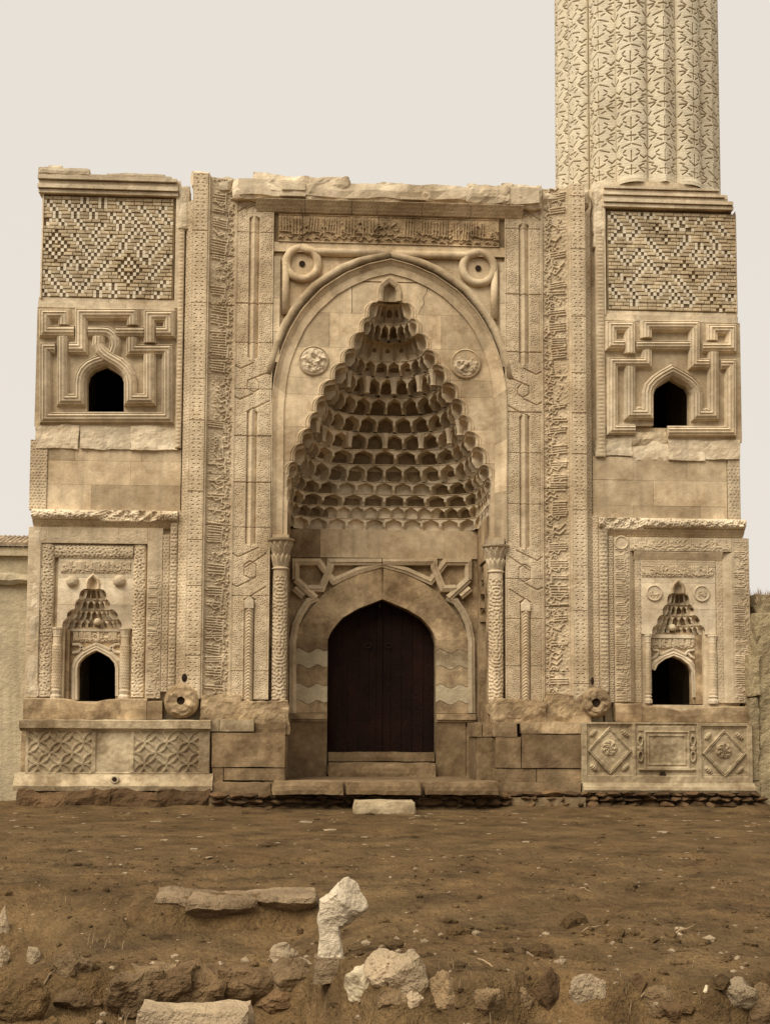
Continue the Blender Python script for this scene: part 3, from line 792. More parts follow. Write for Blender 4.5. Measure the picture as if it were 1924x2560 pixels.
# spandrels behind the torus hood
z_sp = AZ(976, 628, YT)
xl0 = xo(690, YT)
for sgn in (-1, 1):
    q = np.linspace(AZ(690, 1080, YT), z_sp, 30)
    xa = lambda z: a1(z)
    poly = [(sgn*(-xl0), z) for z in (q[0], q[-1])]
    poly = [(X0+sgn*(-xl0+.10), q[0]), (X0+sgn*(-xl0+.10), q[-1])]+[(X0+sgn*a1(z), z) for z in q[::-1]]
    slab('spandrel', M['smooth'], portal, poly, YT+.015, YT+.15, 0)
    rc = at(755, 659.4, YT); rx = -(rc[0]-X0); rz = rc[1]
    m = MB(); m.tube([(X0+sgn*rx+.315*math.cos(t), YT-.015, rz+.315*math.sin(t)) for t in np.linspace(0, 2*math.pi, 33)[:-1]], .082, 10, closed=True)
    m.build('ring_moulding', M['smooth'], portal, smooth=True)
    m = MB(); m.lathe([(.235, 0), (.20, .012), (.0301, .0)], 0, 0, 24)
    m.v = [(X0+sgn*rx+x, YT+.03-z, rz+y) for x, y, z in m.v]; m.build('ring_plate', M['smooth'], portal)
    m = MB(); m.lathe([(.062, 0), (.062, .02), (.0, .021)], 0, 0, 14)
    m.v = [(X0+sgn*rx+x, YT+.0-z*.2, rz+y) for x, y, z in m.v]; m.build('drilled_hole_shade', M['void'], portal)  # dark disc painting the shade of the hole
    # hood torus follows the arch, with horizontal and upright rolls framing the spandrel
    hp = [(X0+sgn*(x-.0), z) for x, z in [(-p[0]+.10, p[1]+.10) for p in R1[2:34:3]]]
    hp = [(X0+sgn*0.02, R1[0][1]+.13)]+hp
    m = MB(); m.tube([(x, YT-.02, z) for x, z in hp], .085, 10); m.build('hood_moulding', M['smooth'], portal, smooth=True)
    zt = AZ(860, 622, YT)
    m = MB(); m.tube([(X0+sgn*.1, YT-.02, zt-.09), (X0+sgn*(rx-.25), YT-.02, zt-.09), (X0+sgn*(rx+.02), YT-.02, rz+.315)], .085, 8); m.build('frame_roll', M['smooth'], portal, smooth=True)
    xr = rx+.315
    m = MB(); m.tube([(X0+sgn*(xr), YT-.02, rz), (X0+sgn*xr, YT-.02, zG(800, 1150, YT)[1])], .075, 8); m.build('frame_roll', M['smooth'], portal, smooth=True)
    # plain strip beside the spandrel
    xs0 = -(xo(678, YK)-X0); xs1 = -(zG(772, 900, YK)[0]-X0)
    for y0_, y1_ in ((640, 745), (745, 828), (828, 905)):
        za, zb = AZ(690, y1_, YK), AZ(690, y0_, YK)
        p = sorted((X0+sgn*xs0, X0+sgn*xs1))
        boxpart('wall_stone', M['stone'], portal, p[0], p[1], YK+.01, .3, za+.003, zb-.003)
    # broken rosette bosses
    bc = at(784, 902, YT) if sgn < 0 else at(1163, 910, YT)
    cyl = MB(); cyl.lathe([(.30, 0), (.30, .03), (.275, .045), (.262, .03), (.2, .03), (0.001, .03)], 0, 0, 28)
    cyl.v = [(bc[0]+x, YT-z, bc[1]+y) for x, y, z in cyl.v]; rb = cyl.build('boss_ring', M['smooth'], portal)
    rv, rf = ico(4); vv = []
    for v in rv:
        p = Vector((v.x*.255, 0, v.z*.255)); rr_ = math.hypot(v.x, v.z)
        hgt = max(0, -v.y)*.05*(1+1.4*fbm(v.x*3+sgn*5, v.z*3, 1, 4))+.025
        if sgn > 0 and v.z > .2: hgt *= .4
        vv.append((bc[0]+p.x, YT-(hgt if v.y < 0 else -.02)-.012*fbm(v.x*14, v.z*14, 4, 2), bc[1]+p.z))
    m = MB(); m.add(vv, rf); m.build('boss_core', M['pale'], portal)
# lintel inscription, in four stones ------------------------------------------
zi0, zi1 = AZ(800, 606, YK), AZ(800, 537, YK)
xi0, xi1 = xo(688, YK)*1, -xo(688, YK)*.99
cv = script_canvas(xi1-xi0, zi1-zi0-.04, .0085, 77, amp=.038, pen=.0125, shafts=.62)
Hfull = np.pad(cv.H, ((2, 2), (0, 0)))
cuts = [xi0, AX(756, 580, YK), AX(946, 580, YK), AX(1121, 580, YK), xi1]
for a, b in zip(cuts[:-1], cuts[1:]):
    i0 = int((a-xi0)/(xi1-xi0)*Hfull.shape[1]); i1 = int((b-xi0)/(xi1-xi0)*Hfull.shape[1])
    Hc = Hfull[:, i0:i1]
    def fl(U, V, w, h, Hc=Hc, a=a):
        H = sample(Hc)(U, V, w, h); H = np.maximum(H, .004*sst(0, .6, vermic(U, V, .06, int(a*10)+99)))
        e = np.minimum(V, h-V); return H-.02+.02*np.clip((.02-e)/.006, 0, 1)
    relief('inscription_stone', M['lower'], portal, a+.007, b-.007, zi0, zi1, fl, y=YK, res=.0085)
boxpart('lintel_backing', M['mortar'], portal, X_K1-.15, -X_K1+.15, YK+.06, .31, zi0-.2, zi1+.1)
boxpart('lintel_ledge', M['smooth'], portal, X_K1, -X_K1, YK+.02, .3, zi0-.19, zi0-.004)
# chamfered beam above, carved on its slanting face
zb0, zb1 = AZ(800, 533, YK), AZ(800, 500, -.1)
xb0, xb1 = X_K1-.35, -X_K1+.35
bc = [xb0, AX(763, 520), AX(880, 520), AX(1055, 520), AX(1176, 520), xb1]
for a, b in zip(bc[:-1], bc[1:]):
    relief('beam_stone', M['carve'], portal, a+.004, b-.004, zb0, zb1, lambda U, V, w, h: holes(U, V, .07, .018, .016, .015, int(a*9)+300), y=lambda u, v: YK-.01+(-.12-YK)*v, res=.011, skirt=.3)
# mouldings that survive at the left end, torn stone elsewhere
for k, (p0, p1, y0_, y1_, yy) in enumerate([(700, 764, 494, 500, -.16), (702, 762, 484, 494, -.10), (705, 763, 466, 484, -.15), (1000, 1062, 494, 500, -.15), (1200, 1262, 480, 498, -.12)]):
    boxpart('beam_moulding', M['pale'], portal, AX(p0, 490), AX(p1, 490), yy, .4, AZ(800, y1_), AZ(800, y0_))
tops = [(588, 664, 452, 500), (640, 764, 442, 486), (766, 868, 446, 500), (866, 946, 462, 500), (944, 1058, 452, 500), (1055, 1174, 464, 498), (1172, 1262, 452, 498), (1255, 1345, 448, 500)]
for k, (p0, p1, y0_, y1_) in enumerate(tops):
    yb = -.02 if k not in (2, 6) else -.10
    rough_block('broken_stone', M['pale'], portal, AX(p0, 470)-.06, AX(p1, 470)+.06, yb-.06, .95, AZ(900, y1_+8), AZ(900, y0_)-.03, seed=k+3, amp=.06, res=.065, rnd=.22)
rough_block('broken_stone', M['pale'], portal, AX(592, 480), AX(1345, 480), -.12, .9, AZ(900, 500), AZ(900, 462), seed=77, amp=.05, res=.12, rnd=.2)
for k, (p0, p1, y0_, y1_) in enumerate([(474, 528, 428, 446), (528, 590, 440, 470), (1340, 1440, 452, 470), (1430, 1480, 446, 470)]):
    rough_block('broken_stone', M['pale'], portal, AX(p0, 450), AX(p1, 450), -.0, .9, AZ(900, y1_+30), AZ(900, y0_)-.03, seed=k+30, amp=.035, res=.07, rnd=.6)
# jamb stones below the tympanum, behind the corner columns
YB = 1.97
z_f = .50
zcap1 = AZ(700, 1346, YT)
for sgn in (-1, 1):
    x_in = levels[-1][1]+.02; x_out = -X_K1
    p = sorted((X0+sgn*(x_in+.01), X0+sgn*(x_out+.03)))
    prev = AZ(700, 1800, YT)
    for y_ in (1720, 1640, 1560, 1480, 1400, 1346):
        z = AZ(700, y_, YT); boxpart('jamb_stone', M['lower'], portal, p[0], p[1], .27, .6, prev+.003, z-.003); prev = z
# corner columns
for sgn, cxp in ((-1, 699), (1, 1238.6)):
    ytop, ybot = (1424, 1749) if sgn < 0 else (1432, 1757)
    xc = AX(cxp, 1600, .12); z0c, z1c = AZ(cxp, ybot, .12), AZ(cxp, ytop, .12); r = .135
    def colf(U, V, w, h):
        f = vermic(U, V, .07, 500, True, 1.0); H = .010*sst(-.35, .15, f)-.012*sst(.5, .9, -f)
        H = np.where(V > h-.14, .004, H); return H
    shaft = cyl_relief('column_shaft', M['carve'], portal, xc, .13, r, z0c, z1c, colf, res=.009, a0=-200, a1=20)
    zc1 = AZ(cxp, 1348 if sgn < 0 else 1364, .12)
    rf = lambda t: r*(1.02+.62*np.clip(t, 0, 1)**2.2)
    def capf(U, V, w, h):
        vn = V/h; lv = np.abs(((U/w*8) % 1)-.5)*2; lv2 = np.abs(((U/w*8+.5) % 1)-.5)*2
        t1 = np.clip((vn-.05)/.42, 0, 1); t2 = np.clip((vn-.42)/.5, 0, 1)
        l1 = np.where((vn > .05) & (vn < .47), (1-lv)*1.2-t1**3, -1); l2 = np.where((vn > .42) & (vn < .92), (1-lv2)*1.2-t2**3, -1)
        H = .045*sst(-.1, .5, l1)*t1+.05*sst(-.1, .5, l2)*t2+.012*np.sin(U/w*2*np.pi*34)*((l1 > .0) | (l2 > .0))
        return H+np.where(vn > .92, .05, 0)
    cap = cyl_relief('column_capital', M['carve'], portal, xc, .13, rf, z1c+.035, zc1, capf, res=.008, a0=-215, a1=35)
    m = MB(); m.lathe([(r, z1c-.012), (r*1.2, z1c), (r*1.24, z1c+.022), (r*1.05, z1c+.04)], xc, .13, 24); m.build('column_necking', M['carve'], portal, smooth=True)
    rough_block('column_base', M['lower'], portal, xc-.17, xc+.18, -.04, .3, z0c-.30, z0c+.02, seed=60+sgn, amp=.035, res=.05, rnd=.5)
    # shoulder of plain stone above the capital
    boxpart('jamb_stone', M['smooth'], portal, xc-.16, xc+.155, .03, .45, zc1+.004, zJ+.06)
# ---------------------------------------------------------------- niche: floor, sides, back wall with the door
hwN = levels[-1][1]
zM0 = levels[-1][0]
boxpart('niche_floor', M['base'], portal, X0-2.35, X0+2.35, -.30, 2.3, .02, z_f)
for sgn in (-1, 1):
    p = sorted((X0+sgn*(hwN-.0), X0+sgn*(hwN+.22)))
    side = boxpart('side_wall', M['lower'], portal, p[0], p[1], .30, 2.2, zM0-.78, zM0+.05)
    boxpart('side_wall', M['lower'], portal, p[0], p[1], .30, .66, z_f, zM0-.784); boxpart('side_wall', M['lower'], portal, p[0], p[1], 1.62, 2.2, z_f, zM0-.784)
    q2 = sorted((X0+sgn*(hwN+.0), X0+sgn*(hwN+.22)))
    boxpart('side_wall', M['lower'], portal, q2[0], q2[1], .664, 1.616, z_f, 2.05)
    p3 = sorted((X0+sgn*(hwN+.20), X0+sgn*(hwN+.55)))
    boxpart('niche_back', M['lower'], portal, p3[0]+(.26 if sgn > 0 else 0), p3[1]-(.26 if sgn < 0 else 0), .5, 1.8, 2.05, zM0-.7)
    lv = [(zM0-.85, .04, .02, 2), (zM0-1.12, .15, .10, 2), (zM0-1.40, .24, .17, 2.2), (zM0-1.68, .34, .22, 2.5), (zM0-1.96, .43, .26, 3)]
    def xfs(P, sgn=sgn):
        o = np.empty_like(P); o[..., 0] = X0+sgn*(hwN+.0+P[..., 1]); o[..., 1] = 1.14+P[..., 0]; o[..., 2] = P[..., 2]; return o
    cs, sl = muqarnas(side, M['lower'], 0, 0, lv, [.02]*4, .2, ['fan', 'arch', 'arch', 'arch'], xf=xfs, res=9)
    for a, b in zip([l[0] for l in lv[::-1]][:-1], [l[0] for l in lv[::-1]][1:]):
        for s2 in (-1, 1):
            qz = np.linspace(a+.002, b-.002, 7)
            V = []; 
            for z in qz:
                for yy in (1.14+s2*sl(z), 1.14+s2*.476):
                    V += [(X0+sgn*hwN, yy, z), (X0+sgn*(hwN+.2), yy, z)]
            m = MB(); F = []
            for i in range(6):
                o = i*4; F += [(o, o+2, o+6, o+4), (o, o+4, o+5, o+1)]
            m.add(V, F); m.build('side_panel', M['lower'], side)
# back wall above the arch: three plain stones, then the strapwork frame
zFt = zF(800, 62, YB)[1]; zfr = zF(800, 240, YB)[1]
xl, xr = X0-hwN-.02, X0+hwN+.02
xa, xb = zF(405, 150, YB)[0], zF(1185, 150, YB)[0]
for a, b in ((xl, xa), (xa, xb), (xb, xr)):
    boxpart('wall_stone', M['lower'] if a == xl else M['smooth'], portal, a+.002, b-.002, YB, 2.4, zfr+.003, zFt)
archin = [(445, 1460), (445, 900), (446, 790), (455, 745), (470, 708), (498, 668), (545, 615), (640, 558), (720, 528), (795, 498), (870, 530), (950, 565), (1040, 618), (1085, 668), (1112, 708), (1124, 745), (1131, 790), (1131, 900), (1131, 1460)]
archout = [(240, 1215), (240, 800), (252, 720), (288, 640), (350, 550), (430, 460), (520, 400), (640, 338), (792, 302), (945, 340), (1065, 402), (1155, 462), (1235, 552), (1297, 642), (1333, 722), (1345, 800), (1345, 1215)]
AI = [zF(x, y, YB-.05) for x, y in archin]; AO = [zF(x, y, YB-.05) for x, y in archout]
zsp = zF(300, 820, YB)[1]
boxpart('spandrel', M['lower'], portal, xl, xr, YB+.02, YB+.22, AO[8][1]-1.6, zfr-.002) if False else None
# flat field behind the strapwork (with the doorway left open)
plate_arch('door_surround', M['lower'], portal, xl, xr, z_f, zfr-.002, [(x, max(z, z_f)) for x, z in AI], YB+.03, 2.4)
# ring of jogged voussoirs
xcd = AI[9][0]
def jog(t, amp): return amp*[0, 1, .3, -.6, -1, -.2, .8, .4, -.4, 0][int(t*9.99)]
sp_in = resample(AI[3:10], 25); sp_out = resample(AO[1:9], 25)
def ring_block(i0, i1, side):
    pin, pout = [], []
    for i in range(i0, i1+1): pin.append(tuple(sp_in[i])); pout.append(tuple(sp_out[i]))
    def jagged(a, b):
        if min(abs(a[0]-xcd), abs(b[0]-xcd)) < .1: return []
        n = 8; d = Vector(b)-Vector(a); nn = Vector((-d.y, d.x)).normalized()
        return [tuple(Vector(a)+d*(k/n)+nn*(.05*((k % 3)-1))) for k in range(1, n)]
    poly = pin+jagged(pin[-1], pout[-1])+pout[::-1]+jagged(pin[0], pout[0])[::-1]
    if side > 0: poly = [(2*xcd-x, z) for x, z in poly]
    return slab('voussoir', M['lower'] if random.random() < .7 else M['smooth'], portal, poly, YB-.05, 2.3, .006)
for side in (-1, 1):
    for a, b in ((0, 7), (7, 15), (15, 24)): ring_block(a, b, side)
# jogged jamb stones, alternately pale and tan
jz = [(1215, 1145, 'lower'), (1145, 1040, 'marble2'), (1040, 922, 'lower'), (922, 820, 'marble2'), (820, 745, 'lower')]
for side in (-1, 1):
    x0, x1 = (AO[0][0], AI[0][0]) if side < 0 else (AI[-1][0], AO[-1][0])
    for k, (yb_, yt_, mt) in enumerate(jz):
        zb, zt = zF(300, yb_, YB)[1], zF(300, yt_, YB)[1]
        nn = 9; top = [(x0+(x1-x0)*i/nn, zt-.004+(jog(i/nn, .05) if k < 4 else 0)) for i in range(nn+1)]; bot = [(x0+(x1-x0)*i/nn, zb+.004+(jog(i/nn, .05) if k > 0 else 0)) for i in range(nn+1)]
        slab('jamb_stone', M[mt] if side < 0 or mt == 'lower' or k == 1 else M['marble'], portal, bot+top[::-1], YB-.05-.003*k, 2.3, .005)
    # impost and lower jamb block
    xi = (zF(205, 0, YB-.1)[0], AI[0][0]) if side < 0 else (AI[-1][0], zF(1378, 0, YB-.1)[0])
    zi, zj = zF(300, 1268, YB)[1], zF(300, 1216, YB)[1]
    m = MB(); m.box(xi[0], xi[1]+.0, YB-.17, YB+.1, zi+.05, zj-.02); m.box(xi[0], xi[1], YB-.12, YB+.1, zi, zi+.047); m.box(xi[0], xi[1], YB-.10, YB+.1, zj-.018, zj); m.build('impost', M['lower'], portal)
    if side < 0: boxpart('jamb_stone', M['base'], portal, xi[0], xi[1], YB-.10, 2.3, z_f, zi-.004)
    else:
        xm_ = zF(1313, 0, YB)[0]
        boxpart('jamb_stone', M['base'], portal, xi[0], xm_, YB-.10, 2.3, z_f, zi-.004); boxpart('jamb_stone', M['base'], portal, xm_+.01, xi[1], YB-.08, 2.3, z_f, zi-.1)
# strapwork mouldings round the arch
sprof = [(-.5, 0), (-.42, .75), (.05, 1.0), (.12, .85), (.42, .75), (.5, 0)]
L1 = [(252, 500), (252, 262), (392, 262), (487, 388), (640, 322), (792, 276)]
strands = [([(250, 375), (250, 264), (394, 264), (488, 386), (640, 318), (790, 277)], .0), ([(790, 264), (468, 264), (466, 300), (412, 432), (330, 430)], .03),
           ([(250, 375), (376, 492)], .03), ([(240, 430), (300, 480)], 0), ([(385, 488), (330, 512), (285, 580), (250, 660), (232, 760), (230, 1215)], .0)]
for side in (-1, 1):
    for pts, lv in strands:
        P = [zF(x if side < 0 else 1586-x, y, YB-.06) for x, y in pts]
        bar('strapwork_moulding', M['stone'], portal, P, .165, YB+.03, .13, lv, prof=sprof)
# door: two dark leaves, threshold, step
zd0 = zF(800, 1463, YB)[1]
door = boxpart('door_frame', M['wood'], portal, AI[0][0]-.02, AI[-1][0]+.02, 2.36, 2.42, zd0, AI[9][1]+.02)
dx0, dx1 = AI[0][0]+.005, AI[-1][0]-.005; dm = zF(778, 900, 2.2)[0]
for a, b in ((dx0, dm-.004), (dm+.004, dx1)):
    n = 5
    for i in range(n):
        p, q_ = a+(b-a)*i/n, a+(b-a)*(i+1)/n
        def ztop(x):
            xs = [pt[0] for pt in AI[1:-1]]; zz = [pt[1] for pt in AI[1:-1]]
            return float(np.interp(x, xs, zz))
        poly = [(p+.003, zd0), (q_-.003, zd0), (q_-.003, ztop(q_)+.03), ((p+q_)/2, ztop((p+q_)/2)+.03), (p+.003, ztop(p)+.03)]
        slab('door_plank', M['wood'], door, poly, 2.28+.006*((i*7) % 3), 2.355, .006)
boxpart('door_post', M['wood'], door, dm-.055, dm+.055, 2.24, 2.30, zd0, zF(778, 560, 2.2)[1])
for px_ in (705, 833):
    c = zF(px_, 790, 2.22)
    m = MB(); m.tube([(c[0]+.07*math.cos(t), 2.25, c[1]+.045*math.sin(t)) for t in np.linspace(0, 2*math.pi, 15)[:-1]], .009, 6, closed=True)
    m.build('ring_handle', M['iron'], door)
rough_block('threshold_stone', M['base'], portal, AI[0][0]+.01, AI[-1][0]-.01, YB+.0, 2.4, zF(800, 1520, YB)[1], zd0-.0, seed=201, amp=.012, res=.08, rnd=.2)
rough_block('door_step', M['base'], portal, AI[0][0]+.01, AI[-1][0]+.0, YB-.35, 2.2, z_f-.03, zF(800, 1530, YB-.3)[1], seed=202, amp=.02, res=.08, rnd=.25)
# ---------------------------------------------------------------- foot of the portal
def px_block(name, mat, parent, p0, p1, ytop, ybot, Yf, depth, rough_=None, seed=0, rnd=.12):
    x0, x1 = AX(p0, (ytop+ybot)/2, Yf), AX(p1, (ytop+ybot)/2, Yf); z0, z1 = AZ((p0+p1)/2, ybot, Yf), AZ((p0+p1)/2, ytop, Yf)
    if rough_ is None: return boxpart(name, mat, parent, x0, x1, Yf, Yf+depth, z0, z1)
    return rough_block(name, mat, parent, x0, x1, Yf, Yf+depth, z0, z1, seed, rough_, .075, rnd)
rough_block('worn_stone', M['lower'], portal, AX(500, 1770, -.1), AX(606, 1770, -.1), -.12, .3, AZ(600, 1806, -.1), AZ(600, 1734, -.1), seed=81, amp=.055, res=.045, rnd=.12)
rough_block('worn_stone', M['lower'], portal, AX(596, 1770, -.05), AX(722, 1770, -.05), -.14, .3, AZ(600, 1835, -.1), AZ(600, 1752, -.05), seed=82, amp=.055, res=.045, rnd=.12)
rough_block('worn_stone', M['lower'], portal, AX(1226, 1770, -.05), AX(1370, 1770, -.05), -.13, .3, AZ(1300, 1812, -.1), AZ(1300, 1748, -.05), seed=83, amp=.055, res=.045, rnd=.12)
rough_block('worn_stone', M['lower'], portal, AX(1360, 1770, -.1), AX(1478, 1770, -.1), -.14, .3, AZ(1400, 1812, -.1), AZ(1400, 1736, -.1), seed=84, amp=.055, res=.045, rnd=.12)
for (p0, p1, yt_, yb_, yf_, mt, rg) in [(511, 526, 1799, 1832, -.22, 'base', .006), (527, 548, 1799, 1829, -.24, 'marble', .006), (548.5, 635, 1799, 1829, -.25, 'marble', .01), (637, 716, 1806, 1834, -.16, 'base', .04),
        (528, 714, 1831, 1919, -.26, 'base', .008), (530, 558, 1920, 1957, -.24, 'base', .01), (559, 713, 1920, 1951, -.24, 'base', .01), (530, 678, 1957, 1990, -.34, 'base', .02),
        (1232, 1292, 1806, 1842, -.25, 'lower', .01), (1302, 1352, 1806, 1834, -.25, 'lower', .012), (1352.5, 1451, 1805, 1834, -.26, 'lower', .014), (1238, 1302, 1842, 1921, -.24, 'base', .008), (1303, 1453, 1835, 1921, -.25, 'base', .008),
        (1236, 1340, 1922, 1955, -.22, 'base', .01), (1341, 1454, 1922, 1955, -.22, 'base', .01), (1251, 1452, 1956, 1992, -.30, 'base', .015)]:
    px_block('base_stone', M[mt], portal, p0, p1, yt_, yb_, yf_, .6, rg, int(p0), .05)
for (p0, p1, yt_, yb_) in [(1187, 1204, 1808, 1842), (1205, 1231, 1806, 1842), (1190, 1238, 1843, 1958)]:
    px_block('base_stone', M['base'], portal, p0, p1, yt_, yb_, .0, 1.2, .01, int(p0)+5, .1)

# ================================================================== PIERS (minaret bases) on either side
LEFT_ROWS = [((150, 140), (322, 400)), ((365, 145), (568, 440)), ((500, 235), (580, 120)), ((580, 155), (685, 310)), ((430, 235), (470, 280)), ((470, 275), (510, 235)), ((790, 110), (790, 200)),
 ((890, 290), (1000, 440)), ((1000, 420), (1070, 335)), ((1000, 160), (1245, 470)), ((1170, 470), (950, 750)), ((1245, 470), (1310, 555)), ((1310, 555), (1200, 680)), ((1200, 680), (1300, 850)), ((1300, 815), (1420, 680)),
 ((1245, 210), (1525, 560)), ((1525, 560), (1410, 690)), ((1500, 180), (1460, 220)), ((1460, 220), (1570, 350)), ((785, 410), (670, 540)), ((670, 540), (775, 675)), ((775, 675), (890, 540)),
 ((455, 530), (665, 797)), ((665, 797), (740, 710)), ((665, 797), (550, 935)), ((450, 790), (555, 925)), ((450, 790), (340, 915)), ((340, 915), (545, 1180)), ((545, 1180), (845, 840)), ((160, 955), (365, 1220)),
 ((1550, 770), (1340, 1030)), ((1520, 1075), (1370, 1250)), ((730, 1240), (830, 1100)), ((905, 1100), (970, 1190)), ((970, 1190), (930, 1240)), ((1225, 1155), (1150, 1240)), ((80, 1120), (150, 1210)), ((140, 350), (120, 430))]
RIGHT_ROWS = [((100, 155), (205, 285)), ((235, 340), (105, 500)), ((310, 165), (450, 340)), ((450, 340), (345, 470)), ((345, 470), (240, 370)), ((510, 170), (550, 215)), ((550, 215), (585, 170)), ((755, 220), (870, 350)), ((870, 350), (1005, 190)),
 ((935, 185), (1075, 350)), ((1075, 350), (875, 620)), ((1180, 230), (1210, 190)), ((1390, 235), (1500, 370)), ((1285, 360), (1390, 500)), ((1390, 530), (1190, 750)), ((1190, 750), (1085, 615)), ((1085, 615), (1185, 490)), ((1185, 490), (1370, 710)),
 ((555, 470), (775, 740)), ((775, 740), (675, 865)), ((675, 865), (560, 735)), ((560, 735), (350, 985)), ((350, 985), (220, 890)), ((245, 590), (210, 630)), ((210, 630), (315, 770)), ((315, 770), (455, 595)), ((455, 595), (530, 690)),
 ((120, 1020), (225, 1150)), ((880, 870), (1095, 1130)), ((1095, 1130), (1000, 1255)), ((1000, 1255), (780, 990)), ((780, 990), (645, 1165)), ((645, 1165), (540, 1030)), ((1340, 835), (1200, 1005)), ((325, 1025), (430, 1160)), ((430, 1160), (370, 1240)),
 ((850, 1165), (760, 1300)), ((1415, 1010), (1450, 970)), ((1485, 1100), (1525, 1145)), ((1525, 1145), (1550, 1100)), ((1540, 640), (1500, 600))]
def brick_panel(parent, Z, x0, x1, ztop, zbot, y0, du, dv, rows, diamonds, crosses, ox, oy, seed):
    """rows/du/dv are in survey zoom units; Z maps them to the wall"""
    rn = random.Random(seed)
    NC = int(round((x1-x0)/du)); NR = int(round((zbot-ztop)/dv))
    g = [[0]*NC for _ in range(NR)]                # 0 brick, 1 dark tile, 2 pale tile, 3 brown tile
    def put(r, c, k, over=True):
        if 0 <= r < NR and 0 <= c < NC and (over or g[r][c] == 0): g[r][c] = k
    darks = []
    for (xa, ya), (xb, yb) in rows:
        n = max(1, int(round(abs(yb-ya)/dv)))
        for i in range(n+1):
            t = i/n; darks.append((int((ya+(yb-ya)*t-ztop)/dv), int(round((xa+(xb-xa)*t-x0)/du-.5))))
    for r, c in darks:
        for dc in (-1, 1): put(r, c+dc, 2)
    for r, c in darks: put(r, c, 1)
    for cx_, cy_ in diamonds:
        rc, cc = int((cy_-ztop)/dv), int((cx_-x0)/du)
        for dr in range(-4, 5):
            for dc in range(-4, 5):
                if abs(dr)+abs(dc) <= 4 and abs(dr)+abs(dc) > 1: put(rc+dr, cc+dc, 2 if (abs(dr)+abs(dc) == 3 and (dr+dc) % 2) else 3)
    for cx_, cy_ in crosses:
        rc, cc = int((cy_-ztop)/dv), int((cx_-x0)/du)
        for d in ((-1, 0), (1, 0), (0, -1), (0, 1)): put(rc+d[0], cc+d[1], 3)
        put(rc, cc, 2)
    xa, za = Z(x0, ztop, y0); xb, _ = Z(x1, ztop, y0); _, zb = Z(x0, zbot, y0)
    xs = lambda c: xa+(xb-xa)*c/NC
    zs_ = lambda r: za+(zb-za)*r/NR
    uw = (xb-xa)/NC; rh = (za-zb)/NR
    back = boxpart('brick_bed', M['bed'], parent, xa-.02, xb+.02, y0+.030, y0+.2, zb-.02, za+.02)
    bricks = []; tl = {1: MB(), 2: MB(), 3: MB()}
    for r in range(NR):
        c = 0; first = True; ph = (r*2) % 3
        while c < NC:
            if g[r][c]:
                k = g[r][c]; ins_ = {1: .010, 2: .001, 3: .004}[k]; pr = {1: .014, 2: -.006, 3: .02}[k]
                tl[k].box(xs(c)+ins_, xs(c+1)-ins_, y0+pr, y0+.1, zs_(r+1)+ins_+.002, zs_(r)-ins_-.002); c += 1; first = False
            else:
                e = c
                while e < NC and not g[r][e] and e-c < (ph if (first and ph) else 3): e += 1
                bricks.append((xs(c), xs(e), zs_(r+1), zs_(r), e-c)); c = e; first = False
    bricks.sort(key=lambda q: -(q[1]-q[0]))
    mesh3 = {}
    rest = MB()
    for i, (a, b, z0_, z1_, n) in enumerate(bricks):
        pr = rn.uniform(-.026, -.006); dz = rn.uniform(-.004, .004)
        if i < 300:
            if n not in mesh3:
                q = MB(); hw = uw*n/2-.004; hh = rh/2-.0055
                q.add([(-hw, 0.01, -hh), (hw, .01, -hh), (hw, .01, hh), (-hw, .01, hh), (-hw+.008, 0, -hh+.01), (hw-.008, 0, -hh+.01), (hw-.008, 0, hh-.01), (-hw+.008, 0, hh-.01), (-hw, .12, -hh), (hw, .12, -hh), (hw, .12, hh), (-hw, .12, hh)],
                      [(4, 5, 6, 7), (0, 1, 5, 4), (1, 2, 6, 5), (2, 3, 7, 6), (3, 0, 4, 7), (8, 9, 1, 0), (9, 10, 2, 1), (10, 11, 3, 2), (11, 8, 0, 3)])
                ob = q.build('brick', M['brick']); mesh3[n] = ob.data; bpy.data.objects.remove(ob)
            o = bpy.data.objects.new('brick', mesh3[n]); COL.objects.link(o); o.parent = parent
            o.location = ((a+b)/2, y0+pr, (z0_+z1_)/2+dz)
        else: rest.box(a+.006, b-.006, y0+pr, y0+.1, z0_+.010, z1_-.010)
    for k, nm, mt in ((1, 'dark_tile', 'tiled'), (2, 'pale_tile', 'tilew'), (3, 'brown_tile', 'tiledd')):
        if tl[k].v: tag(tl[k].build(nm, M[mt], parent), kind='stuff')
    if rest.v: tag(rest.build('short_brick', M['brick'], parent), kind='stuff')
def ashlar(parent, mat, x0, x1, zs_, y0, depth, cuts, seed):
    rn = random.Random(seed)
    for i, (a, b) in enumerate(zip(zs_[:-1], zs_[1:])):
        c = [x0]+[x0+(x1-x0)*t for t in cuts[i % len(cuts)]]+[x1]
        for p, q in zip(c[:-1], c[1:]):
            boxpart('wall_stone', mat, parent, p+.002, q-.002, y0+rn.uniform(-.004, .004), y0+depth, a+.002, b-.002)

PIERS = []
